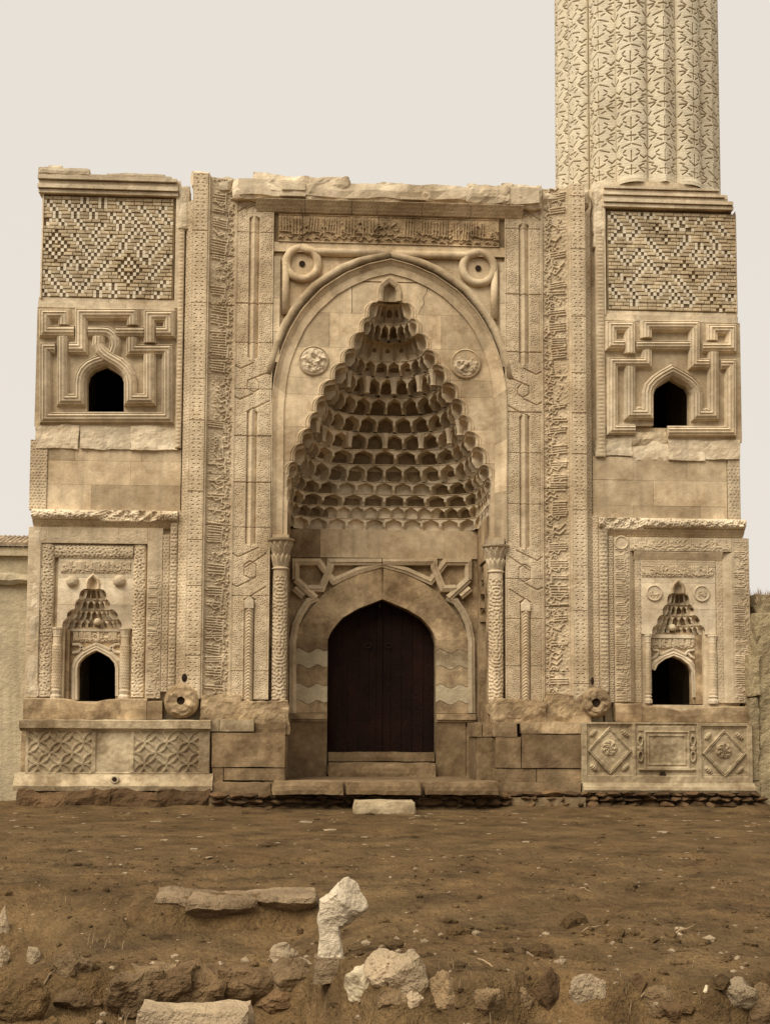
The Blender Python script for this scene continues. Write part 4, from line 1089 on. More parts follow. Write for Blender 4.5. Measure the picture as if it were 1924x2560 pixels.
# ------------------------------------------------------------------ left pier
pier = thing('stone_pier', 'left stone pier with figure-of-eight knotted moulding above its arched window', 'pier', (0, 0, 0), 'piers flanking the portal'); PIERS.append(pier)
XL0, XL1 = AX(98, 800), AX(446, 800)
zWt, zWb = AZ(200, 751), AZ(200, 1063)
ZT_L = AZ(200, 447)
def pier_core(parent, x0, x1, ztop, win, nich):
    m = MB(); yb = 3.4
    m.box(x0, x0+.5, .16, yb, 0, ztop); m.box(x1-.35, x1, .7, yb, 0, ztop); m.box(x0+.5, x1-.35, yb-.4, yb, 0, ztop); m.box(x0+.5, x1-.35, .16, yb-.4, ztop-.4, ztop)
    xs_ = [x0+.5, x1-.02]
    (wx0, wx1, wz0, wz1), (nx0, nx1, nz0, nz1) = win, nich
    m.box(xs_[0], xs_[1], .165, .7, 0, nz0); m.box(xs_[0], nx0, .165, .7, nz0, nz1); m.box(nx1, xs_[1], .165, .7, nz0, nz1)
    m.box(xs_[0], xs_[1], .165, .7, nz1, wz0); m.box(xs_[0], wx0, .165, .7, wz0, wz1); m.box(wx1, xs_[1], .165, .7, wz0, wz1); m.box(xs_[0], xs_[1], .165, .7, wz1, ztop-.41)
    m.build('masonry_core', M['stone'], parent)
    m = MB(); m.box(x0+.5, x1-.35, 3.0-.02, 3.0-.01, .02, ztop-.42); m.build('inner_shade_sheet', M['void'], parent)  # thin dark sheet, shade of the hollow pier put into its colour
wa = zA(545, 1990); wb_ = zA(828, 1640); na = zC(540, 1640); nb = zC(925, 1080)
pier_core(pier, XL0+.06, XL1+.02, ZT_L, (wa[0]-.25, wb_[0]+.25, wa[1], wb_[1]+.2), (zC(515, 0)[0], zC(948, 0)[0], na[1], zC(0, 700)[1]))
# cornice courses
for k, (ya, yb, yf, xa, xb) in enumerate([(478, 488, -.05, 98, 447), (467, 478, -.10, 97, 447), (457, 467, -.06, 99, 446), (447, 457, -.12, 98, 444), (440, 447, -.08, 98, 430)]):
    cut = random.Random(k).uniform(.35, .7)
    x0, x1 = AX(xa, ya), AX(xb, ya); xm_ = x0+(x1-x0)*cut
    z0, z1 = AZ(270, yb), AZ(270, ya)
    for a, b in ((x0, xm_), (xm_, x1)):
        m = MB(); m.sgn = 1; m.box(a+.002, b-.002, yf, 1.2, z0+.004, z1-.012); m.box(a+.002, b-.002, yf+.02, 1.2, z1-.012, z1-.002); m.build('cornice_stone', M['pale'], pier)
for p0, p1, ya, yb, yd in [(121, 157, 419, 434, -.05), (100, 226, 428, 441, -.09), (268, 415, 437, 447, -.09), (415, 452, 446, 462, 0)]:
    rough_block('broken_stone', M['pale'], pier, AX(p0, ya), AX(p1, ya), yd, .9, AZ(270, yb)-.01, AZ(270, ya), seed=p0, amp=.02, res=.07, rnd=.2)
brick_panel(pier, zP, 95, 1592, 90, 1250, .05, 35.2, 42.9, LEFT_ROWS, [(245, 650), (1085, 935)], [], 0, 0, 3)
# sunk border of the panel, bands above and below
boxpart('panel_border', M['tiledd'], pier, zP(1592, 0, .05)[0], zP(1622, 0, .05)[0], .10, .2, zP(0, 1290, .05)[1], zP(0, 60, .05)[1])
boxpart('panel_border', M['tiledd'], pier, zP(70, 0, .05)[0], zP(1592, 0, .05)[0], .10, .2, zP(0, 90, .05)[1], zP(0, 60, .05)[1])
boxpart('panel_edge', M['pale'], pier, zP(1622, 0, .0)[0], AX(447, 600), .0, .3, AZ(440, 770), AZ(440, 489))
boxpart('panel_edge', M['pale'], pier, XL0-.0, zP(95, 0, .0)[0], .01, .3, AZ(440, 752), AZ(440, 489))
ashlar(pier, M['pale'], XL0-.03, XL1, [AZ(270, 771), AZ(270, 757)], .02, .3, [(.62,)], 1)
ashlar(pier, M['pale'], XL0-.03, XL1, [AZ(270, 757), zP(0, 1250, .05)[1]-.01], .06, .3, [(.5,)], 1)
# knotted window frame
frame = plate_arch('window_wall', M['stone'], pier, XL0-.04, XL1+.0, zA(0, 1990)[1], AZ(270, 770), [zA(*p) for p in ((545, 1990), (545, 1770), (562, 1712), (605, 1672), (690, 1640), (775, 1688), (812, 1722), (828, 1770), (828, 1990))], .03, .19)
boxpart('window_wall', M['stone'], pier, XL0-.04, XL1, .03, .7, zWb-.02, zA(0, 1990)[1]-.001)
LS = [([(372, 1330), (372, 1250), (228, 1250), (228, 1378), (450, 1378)], 0.0, 100), ([(900, 1335), (900, 1250), (505, 1250), (505, 1510), (415, 1510)], .03, 100),
      ([(305, 1510), (230, 1510), (230, 2042), (1166, 2042), (1166, 1522), (893, 1522), (893, 1428)], 0, 100),
      ([(362, 1420), (362, 1905), (490, 1905), (490, 1780), (498, 1725), (520, 1680), (560, 1640), (610, 1615), (665, 1598), (715, 1578), (748, 1545), (764, 1495), (762, 1450), (745, 1412), (710, 1385), (660, 1380), (558, 1380)], .004, 98),
      ([(1030, 1562), (1030, 1905), (882, 1905), (882, 1775), (874, 1725), (845, 1670), (800, 1630), (745, 1598), (695, 1568), (655, 1530), (637, 1485), (640, 1425)], .05, 98),
      ([(1030, 1470), (1030, 1265), (1178, 1265), (1178, 1388), (1082, 1388)], .03, 100), ([(985, 1385), (770, 1385)], 0, 98)]
for pts, lv, w in LS: bar('knot_moulding', M['pale'], frame, [zA(*p) for p in pts], w/3.072/130.4, .03, .115, lv)
for x, y in ((415, 1866), (935, 1886)):
    m = MB(); c = [zA(x+dx, y+dy) for dx, dy in ((-55, 15), (55, 15), (30, -15), (-30, -15))]
    m.add([(p[0], .03, p[1]) for p in c]+[(zA(x, y)[0], -.05, zA(x, y)[1])], [(0, 1, 4), (1, 2, 4), (2, 3, 4), (3, 0, 4)]); m.build('corner_pyramid', M['pale'], frame)
# torn course, plain courses, carved left edge
for k, (p0, p1) in enumerate([(88, 200), (198, 330), (326, 447)]):
    rough_block('torn_stone', M['pale'], pier, AX(p0, 1090), AX(p1, 1090), .0, .5, AZ(200, 1122), AZ(200, 1062)-.005, seed=k+9, amp=.035, res=.05, rnd=.05)
ashlar(pier, M['smooth'], AX(118, 1180), AX(452, 1180), [AZ(200, y) for y in (1275, 1210, 1150, 1118)], .05, .4, [(.33,), (.62,), (.2, .7)], 4)
relief('carved_edge', M['carve'], pier, XL0-.1, AX(118, 1180)-.004, AZ(200, 1275), AZ(200, 1100), lambda U, V, w, h: holes(U, V, .07, .018, .02, .015, 61), y=.02, res=.01, skirt=.4)
rough_block('bead_course', M['pale'], pier, AX(442, 800), AX(457, 800), -.03, .3, AZ(450, 1122), AZ(450, 560), seed=12, amp=.012, res=.05) if False else None
relief('bead_band', M['carve'], pier, AX(443, 800)+.004, AX(458, 800), AZ(450, 1120), AZ(450, 575), lambda U, V, w, h: .02*np.sin(np.pi*U/w)*(.5+.5*np.abs(np.sin(np.pi*V/.075)))-.01, y=-.02, res=.01, skirt=.3)
rough_block('broken_stone', M['pale'], pier, AX(445, 520), AX(474, 520), -.05, .4, AZ(450, 575), AZ(450, 462), seed=14, amp=.03, res=.06, rnd=.3)
# ------------------------------------------------------------------ fountain niche builder
def fountain(parent, Z, S, seed):
    """S holds survey zoom coordinates of this pier's niche"""
    mt = M['pale']
    sg = S['sg']
    # roll cornice with carved soffit band
    x0, x1 = S['roll_x']; zt, zb, zs2 = S['roll_z']
    def roll(U, V, w, h):
        f = 1-((V/h-.5)*2)**2
        H = .13*np.sqrt(np.clip(f, 0, 1)); br = sst(-.2, .5, vermic(U, V, .9, seed, aniso=.5))
        for a, b in S['broken']:
            xa, xb = Z(a, 0)[0]-wx[0], Z(b, 0)[0]-wx[0]; k = np.clip(np.minimum(U-xa, xb-U)/.12, 0, 1)
            H = H*(1-k)+k*(.02+.03*vermic(U, V, .16, seed+4)*.5)
        H += .016*vermic(U, V, .11, seed+1)*.5+.008*vermic(U, V, .05, seed+2)
        return H
    wx = (Z(x0, 0)[0], Z(x1, 0)[0])
    relief('cornice_roll', mt, parent, wx[0], wx[1], Z(0, zb)[1], Z(0, zt)[1], roll, y=.01, res=.012, skirt=.4)
    relief('cornice_soffit', M['carve'], parent, wx[0], wx[1], Z(0, zs2)[1], Z(0, zb)[1]-.002, lambda U, V, w, h: holes(U, V, .06, .016, .02, .01, seed+6), y=lambda u, v: .09-.12*v, res=.010, skirt=.3)
    for nm, xa, xb, za, zb_, fn, yy in S['strips']:
        p = sorted((Z(xa, 0, yy)[0], Z(xb, 0, yy)[0]))
        relief(nm, M['carve'], parent, p[0], p[1], Z(0, zb_)[1], Z(0, za)[1], fn, y=yy, res=.0095, skirt=.35)
    # panel with the honeycomb hood
    px0, px1, pz0, pz1 = S['panel']; Yp = S['Yp']
    A = Z(px0, pz0, Yp); B = Z(px1, pz1, Yp)
    xc = Z(S['xc'], 0, Yp)[0]
    lv = [(Z(0, y, Yp)[1], hw/S['s']/130.4, d, n) for y, hw, d, n in S['lv']]
    pw = S['panel_w']
    hood = shell_mesh('hood_backing', M['mortar'], parent, xc, Yp, lv, .05)
    cs, sil = muqarnas(hood, M['pale'], xc, Yp, lv, [.03, .04, .05, .05], S['cell'], ['fan', 'arch', 'arch', 'arch'], res=11, gap=.006, seed=seed)
    f0, f1, fr = S['fin']; fz = finial_niche('finial_niche', M['smooth'], parent, xc, Yp, Z(0, f0, Yp)[1], Z(0, f1, Yp)[1], fr/S['s']/130.4, 5)
    bar('finial_moulding', M['smooth'], parent, [(xc+dx*fr/S['s']/130.4, Z(0, f0, Yp)[1]+(Z(0, f1, Yp)[1]-Z(0, f0, Yp)[1])*t) for dx, t in ((-1.3, 0), (-1.35, .5), (-1, .85), (0, 1.25), (1, .85), (1.35, .5), (1.3, 0))], .07, Yp, .03, prof=[(-.5, 0), (0, 1), (.5, 0)])
    def hole_(z):
        if z > lv[0][0]: return fz(z)
        return sil(z)
    zlist = [lv[-1][0], lv[-1][0]+(B[1]-lv[-1][0])*.33, Z(0, f1, Yp)[1]]
    for s in (-1, 1):
        for a, b in zip(zlist[:-1], zlist[1:]):
            strip_pieces('niche_stone', mt, parent, [a, b], (lambda z: A[0]) if s < 0 else (lambda z: xc+hole_(z)), (lambda z: xc-hole_(z)) if s < 0 else (lambda z: B[0]), Yp, Yp+.12, nsub=24)
    boxpart('niche_stone', mt, parent, A[0], B[0], Yp, Yp+.12, zlist[-1]+.002, B[1])
    # script strip, bosses
    s0, s1, s2, s3 = S['script']; a = Z(s0, s3, Yp); b = Z(s1, s2, Yp)
    cv = script_canvas(b[0]-a[0], b[1]-a[1]-.02, .008, seed+20, amp=.022, pen=.010, scroll=False)
    Hs = np.pad(cv.H, ((1, 1), (0, 0)))
    relief('script_strip', M['carve'], parent, a[0], b[0], a[1], b[1], lambda U, V, w, h: sample(Hs)(U, V, w, h)*((V > .012) & (V < h-.012))-.004, y=Yp-.008, res=.0085, skirt=.02)
    for bx, by, br, kind in S['boss']:
        c = Z(bx, by, Yp); r = br/S['s']/130.4
        if kind == 'ball':
            V, F = ico(4); vv = []
            for v in V:
                rr = 1+.10*math.sin(v.x*13+1)*math.sin(v.z*13)*math.sin(v.y*13)
                vv.append((c[0]+v.x*r*rr, Yp-.02+v.y*r*.8*rr, c[1]+v.z*r*rr))
            m = MB(); m.add(vv, F); m.build('rosette_boss', M['carve'], parent, smooth=True)
        else:
            m = MB(); m.lathe([(r, 0), (r, .02), (r*.94, .035), (r*.86, .035), (r*.80, .018), (.001, .018)], 0, 0, 28)
            m.v = [(c[0]+x, Yp-z, c[1]+y) for x, y, z in m.v]; md = m.build('medallion', mt, parent)
            cv2 = script_canvas(r*1.4, r*1.4, .007, seed+int(bx), amp=.018, pen=.009, scroll=False)
            relief('medallion_script', M['carve'], md, c[0]-r*.62, c[0]+r*.62, c[1]-r*.62, c[1]+r*.62, lambda U, V, w, h: sample(cv2.H)(U, V, w, h)*(np.hypot(U-w/2, V-h/2) < w*.5)-.006, y=Yp-.02, res=.007, skirt=.01)
    # recess below the hood: back wall with arch, columns, jambs
    rx0, rx1, rz0, rz1 = S['recess']; Yr = S['Yr']
    a = Z(rx0, rz1, Yp); b = Z(rx1, rz0, Yp)
    ar = [Z(x, y, Yr) for x, y in S['arch']]
    ar[0] = (ar[0][0], a[1]); ar[-1] = (ar[-1][0], a[1])
    plate_arch('recess_wall', M['lower'], parent, a[0]-.08, b[0]+.08, a[1], b[1]+.02, ar, Yr, Yr+.14)
    for q0, q1 in ((A[0], a[0]), (b[0], B[0])):
        boxpart('niche_jamb', M['lower'], parent, q0, q1, Yr-.10, .7, a[1], lv[-1][0]-.003)
    bar('arch_moulding', mt, parent, [Z(x, y, Yr) for x, y in S['archm']], S['archw']/S['s']/130.4, Yr, .06, 0, prof=[(-.5, 0), (-.4, .9), (-.1, .75), (0, 1), (.2, .5), (.5, .2)])
    for pts in S['knots']: bar('knot_moulding', mt, parent, [Z(x, y, Yr) for x, y in pts], S['archw']*.55/S['s']/130.4, Yr, .04, 0, prof=[(-.5, 0), (-.2, 1), (.2, 1), (.5, 0)])
    s0, s1, s2, s3 = S['script2']; a2_ = Z(s0, s3, Yr); b2_ = Z(s1, s2, Yr)
    cv3 = script_canvas(b2_[0]-a2_[0], b2_[1]-a2_[1], .008, seed+31, amp=.03, pen=.012, scroll=True)
    relief('script_panel', M['carve'], parent, a2_[0], b2_[0], a2_[1], b2_[1], lambda U, V, w, h: sample(cv3.H)(U, V, w, h), y=Yr-.01, res=.0085, skirt=.03)
    boxpart('lintel_band', mt, parent, a[0]-.0, b[0]+.0, Yr-.05, Yr+.1, Z(0, S['lint'][1], Yr)[1], Z(0, S['lint'][0], Yr)[1])
    for xc0, xc1 in S['cols']:
        x0c, x1c = Z(xc0, 0, Yp)[0], Z(xc1, 0, Yp)[0]; rr = (x1c-x0c)/2; xcc = (x0c+x1c)/2; yc = Yp+.03
        k0, k1, k2, k3 = [Z(0, y, Yp)[1] for y in S['colz']]
        col = cyl_relief('column', M['carve'], parent, xcc, yc, rr, k1, k2, lambda U, V, w, h: .018*np.abs(np.sin((U/w*9+V/.11)*np.pi)*np.sin((U/w*9-V/.11)*np.pi))*((V < h*.85) & (V > .03)), res=.009, a0=-195, a1=15)
        m = MB(); m.lathe([(rr*1.0, k2), (rr*1.15, k2+.015), (rr*1.05, k2+.03), (rr*1.25, k3-.05), (rr*1.45, k3-.03), (rr*1.45, k3)], xcc, yc, 8); m.build('capital', mt, col)
        m = MB(); m.lathe([(rr*1.4, k0), (rr*1.45, k0+.06), (rr*1.0, k0+.10), (rr*1.3, k1-.02), (rr*1.1, k1)], xcc, yc, 8); m.build('base', mt, col)
    c = S['ball']; p = Z(c[0], c[1], Yp+.1); V, F = ico(3); r = c[2]/S['s']/130.4
    m = MB(); m.add([(p[0]+v.x*r, Yp+.16+v.y*r, p[1]+v.z*r) for v in V], F); m.build('hanging_ball', M['marble2'] if sg > 0 else M['carve'], parent, smooth=True)
    # sill with a worn lip
    sx0, sx1, sz0, sz1 = S['sill']; a = Z(sx0, sz1, -.1); b = Z(sx1, sz0, -.1)
    Zl = S['lip']
    cuts = [a[0]]+[Z(x, 0, -.1)[0] for x in S['sillcut']]+[b[0]]
    for i, (p, q) in enumerate(zip(cuts[:-1], cuts[1:])):
        n = 24; xs_ = np.linspace(p+.004, q-.004, n)
        lip = [b[1]-.02+.012*fbm(x*4, seed, 1, 3)-.09*math.exp(-((x-xc)/.30)**2)-(.05*(i % 2)) for x in xs_]
        V = []; 
        for x, z in zip(xs_, lip): V += [(x, -.10, a[1]), (x, -.115+.02*fbm(x*3, 1, seed, 2), (a[1]+z)/2), (x, -.10, z-.025), (x, -.07, z), (x, .75, z-.02)]
        F = [(j*5+k, (j+1)*5+k, (j+1)*5+k+1, j*5+k+1) for j in range(n-1) for k in range(4)]+[(0, 1, 2, 3, 4), tuple((n-1)*5+k for k in (4, 3, 2, 1, 0))]
        m = MB(); m.add(V, F); m.build('sill_stone', M['lower'], parent)
    # fountain bowl spout
    bx, by, br, hx, hy, hr = S['spout']; r = br/S['s']/130.4; rh_ = hr/S['s']/130.4
    hc = Z(hx, hy, -.42); c = Z(bx, by, -.2)
    prof = [(1.02, -.0), (1.04, .14), (.98, .22), (1.0, .24), (.93, .31), (.95, .33), (.84, .40), (.86, .415), (.74, .455), (.70, .455), (.60, .47), (.46, .465), (.34, .44), (.27, .42), (.265, .20), (.0, .20)]
    n = 56; vv = []
    for k_, (pr_, d_) in enumerate(prof):
        for q_ in range(n):
            a_ = 2*math.pi*q_/n; t_ = min(1, max(0, (d_-.14)/.3)) if k_ < 13 else 1
            R_ = pr_*r if k_ < 12 else (rh_ if k_ < 15 else 0)
            wob = 1+.035*fbm(math.cos(a_)*2+seed, math.sin(a_)*2, d_*4, 3)**(2.4 if k_ > 7 else 1)*(k_ < 13)+.03*fbm(math.cos(a_)*9, math.sin(a_)*9, d_*22+seed, 3)*(2 <= k_ <= 8)
            br_ = .05*fbm(pr_*math.cos(a_)*2.2, pr_*math.sin(a_)*2.2+seed, 5, 2) if 8 <= k_ <= 12 else 0
            cx_ = c[0]+(hc[0]-c[0])*t_; cz_ = c[1]+(hc[1]-c[1])*t_
            vv.append((cx_+R_*wob*math.cos(a_), -.02-d_*r/.36*.62+br_, cz_+R_*wob*math.sin(a_)))
    m = MB(); m.add(vv, [(k_*n+q_, k_*n+(q_+1) % n, (k_+1)*n+(q_+1) % n, (k_+1)*n+q_) for k_ in range(len(prof)-1) for q_ in range(n)]); sp = m.build('fountain_bowl', M['lower'], parent)
    yd = -.02-.42*r/.36*.62+.03
    m = MB(); m.lathe([(rh_*.98, 0), (rh_*.98, .02), (.001, .02)], 0, 0, 16); m.v = [(hc[0]+x, yd+z, hc[1]+y) for x, y, z in m.v]; m.build('spout_hole_shade', M['void'], sp)  # dark disc in the spout mouth, its shade painted on
    ex, ey, ea, eb = S['slot']; q = Z(ex, ey, -.12); V, F = ico(2)
    m = MB(); m.add([(q[0]+v.x*ea/S['s']/130.4, -.118+v.y*.025, q[1]+v.z*eb/S['s']/130.4) for v in V], F); m.build('drain_slot_shade', M['void'], parent)  # dark lens on the face, painting the shade in the slot

perf = lambda seed, d=.022, wl=.055: (lambda U, V, w, h: holes(U, V, wl*1.1, .016, d, .012, seed)-.01*((np.minimum(U, w-U) < .012)))
beads = lambda seed: (lambda U, V, w, h: .035*np.sqrt(np.clip(1-((U/w-.5)*2)**2, 0, 1))*(.65+.35*np.abs(np.sin(np.pi*V/.078)))+holes(U, V, .08, .018, .02, .012, seed))
def torusband(seed, horiz=False):
    def fn(U, V, w, h):
        q = V/h if horiz else U/w
        return .06*np.sqrt(np.clip(1-((q-.5)*2)**2, 0, 1))+holes(U, V, .082, .021, .028, .03, seed)+.006*vermic(U, V, .06, seed)*.6
    return fn
def faint(seed, amp, vertical=False, lo=0.0):
    def fn(U, V, w, h):
        L, W = (h, w) if vertical else (w, h)
        cv = script_canvas(L, W, .009, seed, amp=amp, pen=.010, scroll=True)
        H = sample(cv.H, transpose=vertical, flipu=vertical)(U, V, w, h)
        f = sst(lo-.1, lo+.1, 1-V/h) if vertical else 1
        e = np.minimum(U, w-U) if vertical else np.minimum(V, h-V)
        return H*f*(e > .02)-.004
    return fn
zC2 = zC
SL = dict(sg=-1, s=3.078, roll_x=(258, 1374), roll_z=(158, 240, 290), broken=[(760, 1240)], Yp=.10, Yr=.34, panel=(440, 1040, 1075, 530), panel_w=600, xc=735,
          lv=[(770, 60, .04, 2.2), (850, 100, .14, 2.3), (925, 130, .20, 2.5), (1000, 188, .23, 3), (1075, 220, .24, 5)], cell=.16, fin=(768, 682, 34), script=(470, 1010, 562, 655),
          boss=[(560, 718, 46, 'ball'), (920, 716, 46, 'ball')], recess=(515, 948, 1075, 1630), arch=[(603, 1640), (603, 1385), (615, 1345), (650, 1305), (700, 1275), (745, 1255), (795, 1277), (845, 1305), (878, 1345), (890, 1385), (890, 1640)],
          archm=[(578, 1630), (578, 1385), (592, 1335), (635, 1285), (690, 1250), (745, 1225), (800, 1252), (858, 1285), (902, 1335), (914, 1385), (914, 1600)], archw=52,
          knots=[[(560, 1205), (610, 1205), (650, 1245), (745, 1200), (845, 1245), (890, 1205), (930, 1205)], [(560, 1270), (610, 1262), (640, 1215)], [(940, 1270), (885, 1262), (850, 1215)]],
          script2=(565, 940, 1100, 1188), lint=(1078, 1098), cols=[(436, 500), (955, 1018)], colz=(1622, 1545, 1142, 1068), ball=(748, 1028, 29), sill=(178, 1252, 1612, 1776), sillcut=[1165], lip=0,
          spout=(1392, 1640, 128, 1384, 1636, 31), slot=(1420, 1460, 22, 34),
          strips=[('frame_band', 232, 328, 292, 1610, faint(71, .006, True, .3), .03), ('frame_band', 1147, 1262, 292, 1612, faint(72, .018, True, .30), .03), ('frame_band', 329, 1146, 292, 415, faint(73, .005), .032),
                  ('pierced_band', 330, 439, 420, 1605, torusband(74), .11), ('pierced_band', 1041, 1140, 420, 1605, torusband(75), .11), ('pierced_band', 440, 1040, 420, 530, torusband(76, True), .11),
                  ('thin_band', 1264, 1318, 340, 1560, perf(77), .03), ('bead_roll', 1319, 1375, 242, 1610, beads(78), -.0), ('thin_band', 1376, 1432, 155, 1600, perf(79), .0)])
fountain(pier, zC, SL, 100)
# broken left arris beside the niche
for k, (ya, yb, xa, xb) in enumerate([(300, 600, 236, 330), (600, 700, 218, 328), (690, 950, 212, 322), (960, 1250, 208, 305), (1250, 1610, 190, 300)]):
    p, q = zC(xa, yb, .0), zC(xb, ya, .0); rough_block('torn_stone', M['pale'], pier, p[0], q[0], .045 if k < 1 else .02, .8, p[1]+.01, q[1]-.01, seed=k+71, amp=.03, res=.06, rnd=.3)
boxpart('footing_wall', M['lower'], pier, XL0-.15, AX(526, 1900), .15, .8, 0, AZ(200, 1797))

# ------------------------------------------------------------------ right pier
pier2 = thing('stone_pier', 'right stone pier under the minaret with a plain pointed window moulding and broken sill', 'pier', (0, 0, 0), 'piers flanking the portal'); PIERS.append(pier2)
XR0, XR1 = AX(1508, 800), AX(1842, 800)
wa = zB(805, 1900); wb_ = zB(1070, 1550); na = zD(640, 1720); nb = zD(1060, 1140)
ZT_R = AZ(1650, 500)
def mirror_core(parent, x0, x1, ztop, win, nich):
    m = MB(); yb = 3.6
    m.box(x1-.5, x1, .16, yb, 0, ztop); m.box(x0, x0+.35, .7, yb, 0, ztop); m.box(x0+.35, x1-.5, yb-.4, yb, 0, ztop); m.box(x0+.35, x1-.5, .16, yb-.4, ztop-.4, ztop)
    a, b = x0+.02, x1-.5
    (wx0, wx1, wz0, wz1), (nx0, nx1, nz0, nz1) = win, nich
    m.box(a, b, .165, .7, 0, nz0); m.box(a, nx0, .165, .7, nz0, nz1); m.box(nx1, b, .165, .7, nz0, nz1)
    m.box(a, b, .165, .7, nz1, wz0); m.box(a, wx0, .165, .7, wz0, wz1); m.box(wx1, b, .165, .7, wz0, wz1); m.box(a, b, .165, .7, wz1, ztop-.41)
    m.build('masonry_core', M['stone'], parent)
    boxpart('inner_shade_sheet', M['void'], parent, x0+.35, x1-.5, 3.18, 3.19, .02, ztop-.42)  # dark sheet painting the shade behind the window and niche
mirror_core(pier2, XR0-.02, XR1-.03, ZT_R, (wa[0]-.25, wb_[0]+.25, wa[1], wb_[1]+.2), (zD(668, 0)[0], zD(1115, 0)[0], na[1], zD(0, 720)[1]))
for k, (ya, yb, yf, xa, xb) in enumerate([(512, 522, -.05, 1506, 1830), (502, 512, -.09, 1506, 1828), (494, 502, -.05, 1506, 1816), (486, 494, -.09, 1505, 1808), (479, 486, -.06, 1505, 1798), (472, 479, -.1, 1506, 1793)]):
    cut = random.Random(k+5).uniform(.3, .7); x0, x1 = AX(xa, ya), AX(xb, ya); xm_ = x0+(x1-x0)*cut; z0, z1 = AZ(1650, yb), AZ(1650, ya)
    for a, b in ((x0, xm_), (xm_, x1)):
        m = MB(); m.box(a+.002, b-.002, yf, 3.5, z0+.004, z1-.012); m.box(a+.002, b-.002, yf+.02, 3.5, z1-.012, z1-.002); m.build('cornice_stone', M['pale'], pier2)
brick_panel(pier2, zQ, 85, 1600, 135, 1300, .05, 35.5, 43.1, RIGHT_ROWS, [], [(660, 350), (770, 475), (985, 745), (1095, 880), (1310, 1140), (1420, 1270)], 0, 0, 8)
boxpart('panel_border', M['tiledd'], pier2, zQ(55, 0, .05)[0], zQ(85, 0, .05)[0], .10, .2, zQ(0, 1320, .05)[1], zQ(0, 105, .05)[1])
boxpart('panel_border', M['tiledd'], pier2, zQ(85, 0, .05)[0], zQ(1560, 0, .05)[0], .10, .2, zQ(0, 135, .05)[1], zQ(0, 112, .05)[1])
boxpart('panel_edge', M['pale'], pier2, AX(1506, 600), zQ(55, 0, 0)[0], .0, .3, AZ(1650, 790), AZ(1650, 522))
boxpart('panel_edge', M['pale'], pier2, zQ(1600, 0, 0)[0], XR1, .01, .3, AZ(1650, 790), AZ(1650, 522))
ashlar(pier2, M['pale'], XR0, XR1+.02, [AZ(1650, 803), AZ(1650, 787)], .02, .3, [(.23, .75)], 1)
ashlar(pier2, M['pale'], XR0, XR1+.02, [AZ(1650, 787), zQ(0, 1300, .05)[1]-.01], .06, .3, [(.5,)], 1)
frame2 = plate_arch('window_wall', M['stone'], pier2, XR0, XR1+.06, zB(0, 1895)[1], AZ(1650, 802), [zB(*p) for p in ((805, 1895), (805, 1660), (828, 1615), (870, 1590), (935, 1550), (1000, 1588), (1045, 1612), (1070, 1660), (1070, 1895))], .03, .19)
zwb = zB(0, 1985)[1]
boxpart('window_wall', M['stone'], pier2, zB(880, 0)[0], XR1+.06, .03, .7, zwb-.02, zB(0, 1895)[1]-.001)
rough_block('torn_stone', M['stone'], pier2, XR0, zB(905, 0)[0], .05, .7, zwb-.1, zB(0, 1925)[1], seed=33, amp=.05, res=.05, rnd=.25)
RS = [([(625, 1370), (625, 1172), (490, 1172), (490, 1305), (580, 1305)], .03, 92), ([(748, 1256), (748, 1168), (1100, 1168), (1100, 1445), (1203, 1445)], .03, 92), ([(672, 1310), (1065, 1310)], 0, 90),
      ([(1235, 1272), (1235, 1192), (1372, 1192), (1372, 1322), (1160, 1322)], 0, 94),
      ([(1240, 1360), (1240, 1822), (1122, 1822), (1122, 1665), (1108, 1615), (1068, 1572), (1005, 1532), (935, 1494), (862, 1534), (812, 1570), (772, 1615), (760, 1665), (760, 1815), (628, 1815), (628, 1468)], .02, 92),
      ([(752, 1345), (752, 1436), (502, 1436), (502, 1925), (665, 1925)], 0, 90), ([(1295, 1452), (1370, 1452), (1370, 1942), (908, 1942)], 0, 94)]
for pts, lv, w in RS: bar('knot_moulding', M['pale'], frame2, [zB(*p) for p in pts], w/2.947/130.4, .03, .115, lv)
for x, y in ((700, 1768), (1190, 1780)):
    m = MB(); c = [zB(x+dx, y+dy) for dx, dy in ((-50, 14), (50, 14), (28, -14), (-28, -14))]
    m.add([(p[0], .03, p[1]) for p in c]+[(zB(x, y)[0], -.05, zB(x, y)[1])], [(0, 1, 4), (1, 2, 4), (2, 3, 4), (3, 0, 4)]); m.build('corner_pyramid', M['pale'], frame2)
for k, (p0, p1, ya, yb) in enumerate([(1490, 1580, 1096, 1142), (1578, 1672, 1102, 1150), (1670, 1760, 1098, 1150), (1758, 1848, 1098, 1146)]):
    rough_block('torn_stone', M['pale'], pier2, AX(p0, 1120), AX(p1, 1120), .06 if k == 1 else .0, .5, AZ(1650, yb), AZ(1650, ya)-.005, seed=k+49, amp=.035, res=.05, rnd=.05)
ashlar(pier2, M['smooth'], AX(1482, 1220), AX(1818, 1220), [AZ(1650, y) for y in (1296, 1264, 1200, 1142)], .05, .4, [(.3, .8), (.45,), (.3, .7)], 14)
relief('carved_edge', M['carve'], pier2, AX(1820, 1220), AX(1850, 1220), AZ(1650, 1300), AZ(1650, 1110), lambda U, V, w, h: holes(U, V, .07, .018, .02, .015, 62), y=.02, res=.01, skirt=.4)
relief('bead_band', M['carve'], pier2, AX(1491, 1000), AX(1512, 1000)-.004, AZ(1500, 1142), AZ(1500, 560), lambda U, V, w, h: .02*np.sin(np.pi*U/w)*(.5+.5*np.abs(np.sin(np.pi*V/.075)))-.01, y=-.02, res=.01, skirt=.3)
